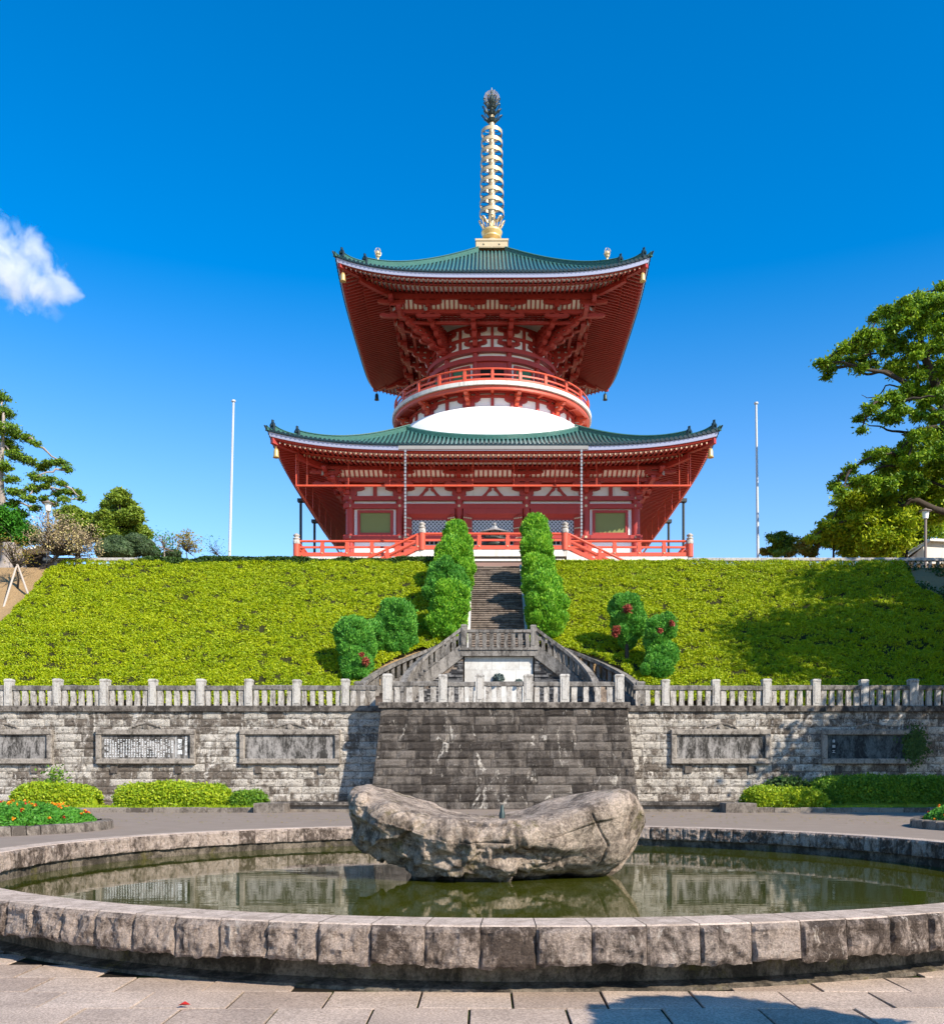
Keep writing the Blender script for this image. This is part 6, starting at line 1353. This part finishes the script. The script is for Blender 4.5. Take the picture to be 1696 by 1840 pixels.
# ivy and weeds on the wall
n = 2600; P = np.stack([wx(1643,38.3)+RNG.normal(0,.12,n)*(1+RNG.random(n)), 38.25+RNG.random(n)*.12, wz(1340,38.3)+RNG.normal(0,.30,n)], 1); tag(leaves('ivy', P, .10, 'hedge_dark', aspect=.7, N=np.tile([[0,-1.,.2]],(n,1)), nmix=.6), 'patch of ivy climbing over the corner of the shaded dark tablet', 'ivy')
n = 260; P = np.stack([wx(98,36)+RNG.normal(0,.22,n), 36+RNG.normal(0,.15,n), wz(1398,36)+RNG.normal(0,.22,n)], 1); tag(leaves('weeds', P, .14, 'hedge_mid', aspect=.5), kind='stuff')
# shade trees standing outside the picture on the sunny side, whose shadows fall across wall and slope
for i, (x, y, z, r, label) in enumerate(((23.5,30.5,9.5,4.3,'tall shade tree beyond the long hedge, nearest the pool'), (29.5,36,13.5,5.2,'tallest shade tree beyond the long hedge'), (33.5,43,17.0,5.0,'shade tree on the bank beyond the long hedge'), (21.0,25.0,6.6,2.6,'low shade tree near the far flower bed'), (27.0,34.0,17.5,4.8,'tall leaning shade tree in the middle of the shade trees'), (31.5,39.5,20.5,5.0,'highest crown among the shade trees on the bank'), (20.5,28.5,6.0,3.2,'broad low shade tree in front of the others'))):
    Ps = []; t = thing('shade_tree', (x, y, 0), label, 'tree'); m_ = MB(); m_.tube([(x,y,-.3),(x+.3,y,z*.5),(x,y,z)], [.45,.3,.1], 8)
    for k in range(int(70*(r/4.5)**2)):
        d = unit(RNG.normal(size=3)); c = np.array([x,y,z])+d*r*np.array([1,1,.85])*RNG.random()**.4; Ps.append(c+RNG.normal(0,1,(110,3))*.62); m_.tube([(x,y,z*.55),tuple(c)], [.1,.03], 5, cap=False)
    m_.build('trunk', 'bark', t); leaves('crown', np.vstack(Ps), .42, 'oak_leaf', t, aspect=.55)
# unseen round bush, added beside the camera only to cast a shadow on the paving
dome_shrub('clipped_shrub', 'unseen round bush added to cast a shadow on the lower paving', [(2591+35,1185,440,330,4.05)], 'dome_leaf', .07, 1500)
# ------------------------------------------------------------------ poles, lamps, far buildings
def flagpole(x0, y0, x1, y1, label):
    Y = 60; m_ = MB(); m_.tube([(wx(x0,Y),Y,TERR-.1),(wx(x1,Y),Y,wz(y1,Y))], [.10,.065], 12); m_.lathe([(.001,0),(.13,0),(.13,.1),(.001,.16)], wx(x1,Y), Y, 12)
    n0 = len(m_.v)-48
    for i in range(n0, len(m_.v)): p = m_.v[i]; m_.v[i] = (p[0], p[1], p[2]+wz(y1,Y))
    tag(m_.build('flagpole', 'white_pole'), label, 'flagpole')
flagpole(411, 998, 420, 722, 'slim white flagpole against the sky on the side of the conifers'); flagpole(1362, 998, 1358, 726, 'slim white flagpole against the sky on the side of the great oak')
def lamp(x, yt, yb_, Y, label):
    X_ = wx(x, Y); t = thing('street_lamp', (X_, Y, TERR), label, 'lamp'); z = wz(yt, Y); k = Y/F
    m_ = MB(); m_.tube([(X_,Y,TERR-.1),(X_,Y,z-.4)], .075, 10); m_.build('post', 'lamp_metal', t)
    m_ = MB(); m_.lathe([(.14,-.48),(.20,-.05),(.001,-.05)], X_, Y, 16); m_.lathe([(.001,-.48),(.14,-.48)], X_, Y, 16); m_.v = [(p[0],p[1],p[2]+z) for p in m_.v]; m_.build('lamp_shade', 'lamp_glass', t)
    m_ = MB(); m_.lathe([(.34,-.06),(.34,-.03),(.12,.06),(.05,.12),(.001,.13)], X_, Y, 16); m_.lathe([(.001,-.06),(.34,-.06)], X_, Y, 16); m_.v = [(p[0],p[1],p[2]+z) for p in m_.v]; m_.build('cap', 'lamp_metal', t)
lamp(87, 903, 1000, 54.2, 'park lamp with white shade rising beside the half-bare blossoming tree'); lamp(1662, 917, 1000, 54.6, 'park lamp with white shade in the shade of the great oak')
# grey-tiled hall far on the bank
Yh = 74; t = thing('temple_hall', (wx(20,Yh), Yh, TERR), 'low hall with grey tiled roof and dark eaves behind the brown bank', 'building')
xa, xb = wx(-160,Yh), wx(92,Yh); ze, zr = wz(985,Yh), wz(955,Yh+5)
m_ = MB(); n = 20; vs = []
for k in range(n+1):
    u = k/n; x = xa+(xb-xa)*u; up_ = .55*abs(2*u-1)**4
    for j in range(6): f = j/5; vs.append((x+(((xa+xb)/2-x)*.35*f), Yh-.5+6*f, ze+up_*(1-f)+(zr-ze)*(f**1.35)))
m_.add(vs, [(k*6+j, k*6+6+j, k*6+7+j, k*6+j+1) for k in range(n) for j in range(5)]); rf = m_.build('roof', 'grey_metal', t)
m_ = MB()
for k in range(44):
    u = k/43; x = xa+(xb-xa)*u; up_ = .55*abs(2*u-1)**4; m_.tube([(x+(((xa+xb)/2-x)*.35*f), Yh-.55+6*f, ze+.04+up_*(1-f)+(zr-ze)*(f**1.35)) for f in np.linspace(0, 1, 6)], .10, 6)
m_.build('roof_tiles', 'grey_metal', rf)
m_ = MB()
for k in range(40): x = xa+.3+(xb-xa-.6)*k/39; m_.box(x-.07, x+.07, Yh-.3, Yh+1.5, ze-.28+.4*abs(2*k/39-1)**4, ze-.12+.4*abs(2*k/39-1)**4)
m_.build('rafters', 'white_board', t)
m_ = MB(); m_.box(xa+1.2, xb-1.2, Yh+1.3, Yh+5, TERR-.5, ze-.05); m_.build('wall', 'dark_void', t)
# pale tent-like roof under the oak
Yt = 58; t = thing('small_building', (wx(1670,Yt), Yt, TERR), 'small pale hut with white pitched roof half hidden under the great oak', 'building')
m_ = MB(); x0, x1, xr = wx(1636,Yt), wx(1720,Yt), wx(1668,Yt); z0, z1 = wz(1001,Yt), wz(974,Yt)
m_.prism([(x0,z0-.4),(x0,z0),(xr,z1),(x1,z1-.1),(x1,z0-.4)], lambda p, q, w_: (p, w_, q), Yt, Yt+4); m_.build('wall', 'podium_stone', t)
m_ = MB(); m_.prism([(x0-.3,z0-.02),(xr,z1+.02),(x1,z1-.08),(x1,z1+.06),(xr,z1+.16),(x0-.3,z0+.12)], lambda p, q, w_: (p, w_, q), Yt-.3, Yt+4.3); m_.build('roof', 'white_plaster', t)
# ------------------------------------------------------------------ fallen leaves
for x, z_, lab, mt, xx in (((698-871)*7.75/F, LOW-.01, 'single yellow fallen leaf in the shaded gap under the pool rim', 'marigold', 7.75), ((331-871)*7.1/F, LOW+.012, 'single red fallen leaf lying on a paver', 'red_flower', 7.1)):
    m_ = MB(); m_.add([(x-.045,xx,z_+.01),(x-.01,xx-.03,z_+.03),(x+.05,xx,z_+.015),(x,xx+.03,z_+.035)], [(0,1,2,3)]); tag(m_.build('fallen_leaf', mt), lab, 'leaf')
n = 1500; x, y = RNG.uniform(-12, 12, n), RNG.uniform(24.6, 33, n); tag(leaves('litter', np.stack([x, y, .012+RNG.random(n)*.01], 1), .07, 'maple_leaf', N=np.tile([[0,0,1.]], (n,1)), nmix=.85, aspect=.6), kind='stuff')
n = 500; x, y = RNG.uniform(-6, 6, n), RNG.uniform(6, 9, n); kk = np.hypot(x-PC[0], y-PC[1]) > RO; tag(leaves('litter', np.stack([x, y, LOW+.008+RNG.random(n)*.004], 1)[kk], .014, 'earth', N=np.tile([[0,0,1.]], (kk.sum(),1)), nmix=.9, aspect=.8), kind='stuff')
# ------------------------------------------------------------------ cloud
def cloud(cx, cy, Y, parts, label):
    me = bpy.data.meshes.new('cloud'); V, Q, off = [], [], 0
    X0, Z0 = wx(cx, Y), wz(cy, Y); k = Y/F
    m_ = MB(); m_.box(-110*k, 100*k, -70*k, 70*k, -110*k, 110*k); o = m_.build('cloud', None); o.location = (X0, Y, Z0)
    mt = bpy.data.materials.new('cloud_vapour'); mt.use_nodes = True; nt_ = mt.node_tree; nt_.nodes.clear(); N_ = nt_.nodes.new
    out = N_('ShaderNodeOutputMaterial'); pv = N_('ShaderNodeVolumePrincipled'); pv.inputs['Anisotropy'].default_value = .2; pv.inputs['Color'].default_value = (1,1,1,1); nt_.links.new(pv.outputs[0], out.inputs['Volume'])
    tc = N_('ShaderNodeTexCoord'); ns = N_('ShaderNodeTexNoise'); ns.inputs['Scale'].default_value = 1/(50*k); ns.inputs['Detail'].default_value = 10; ns.inputs['Roughness'].default_value = .68; ns.inputs['Distortion'].default_value = .5; nt_.links.new(tc.outputs['Object'], ns.inputs['Vector'])
    def mth(op, a, b=0):
        x = N_('ShaderNodeMath'); x.operation = op
        for i, v in enumerate((a, b)):
            if hasattr(v, 'links'): nt_.links.new(v, x.inputs[i])
            else: x.inputs[i].default_value = v
        return x.outputs[0]
    best = None
    for (px, py, rx, ry) in parts:
        mp = N_('ShaderNodeMapping'); mp.vector_type = 'TEXTURE'; mp.inputs['Location'].default_value = ((px-cx)*k, 0, -(py-cy)*k); mp.inputs['Scale'].default_value = (rx*k, 60*k, ry*k); nt_.links.new(tc.outputs['Object'], mp.inputs['Vector'])
        ln = N_('ShaderNodeVectorMath'); ln.operation = 'LENGTH'; nt_.links.new(mp.outputs[0], ln.inputs[0]); v = mth('SUBTRACT', 1.0, ln.outputs['Value']); best = v if best is None else mth('MAXIMUM', best, v)
    d = mth('SUBTRACT', mth('ADD', best, mth('MULTIPLY', mth('SUBTRACT', ns.outputs['Fac'], .5), 3.6)), .20); d = mth('MAXIMUM', mth('MINIMUM', d, .6), 0)
    nt_.links.new(mth('MULTIPLY', d, .085), pv.inputs['Density']); o.data.materials.append(mt); tag(o, label, 'cloud', kind='stuff')
cloud(40, 480, 900, [(0,455,75,62),(40,500,60,45),(85,520,50,34),(65,450,26,38),(110,510,30,22)], 'small white cloud')
SC.cycles.volume_bounces = 5; SC.cycles.max_bounces = 8; SC.cycles.transparent_max_bounces = 8
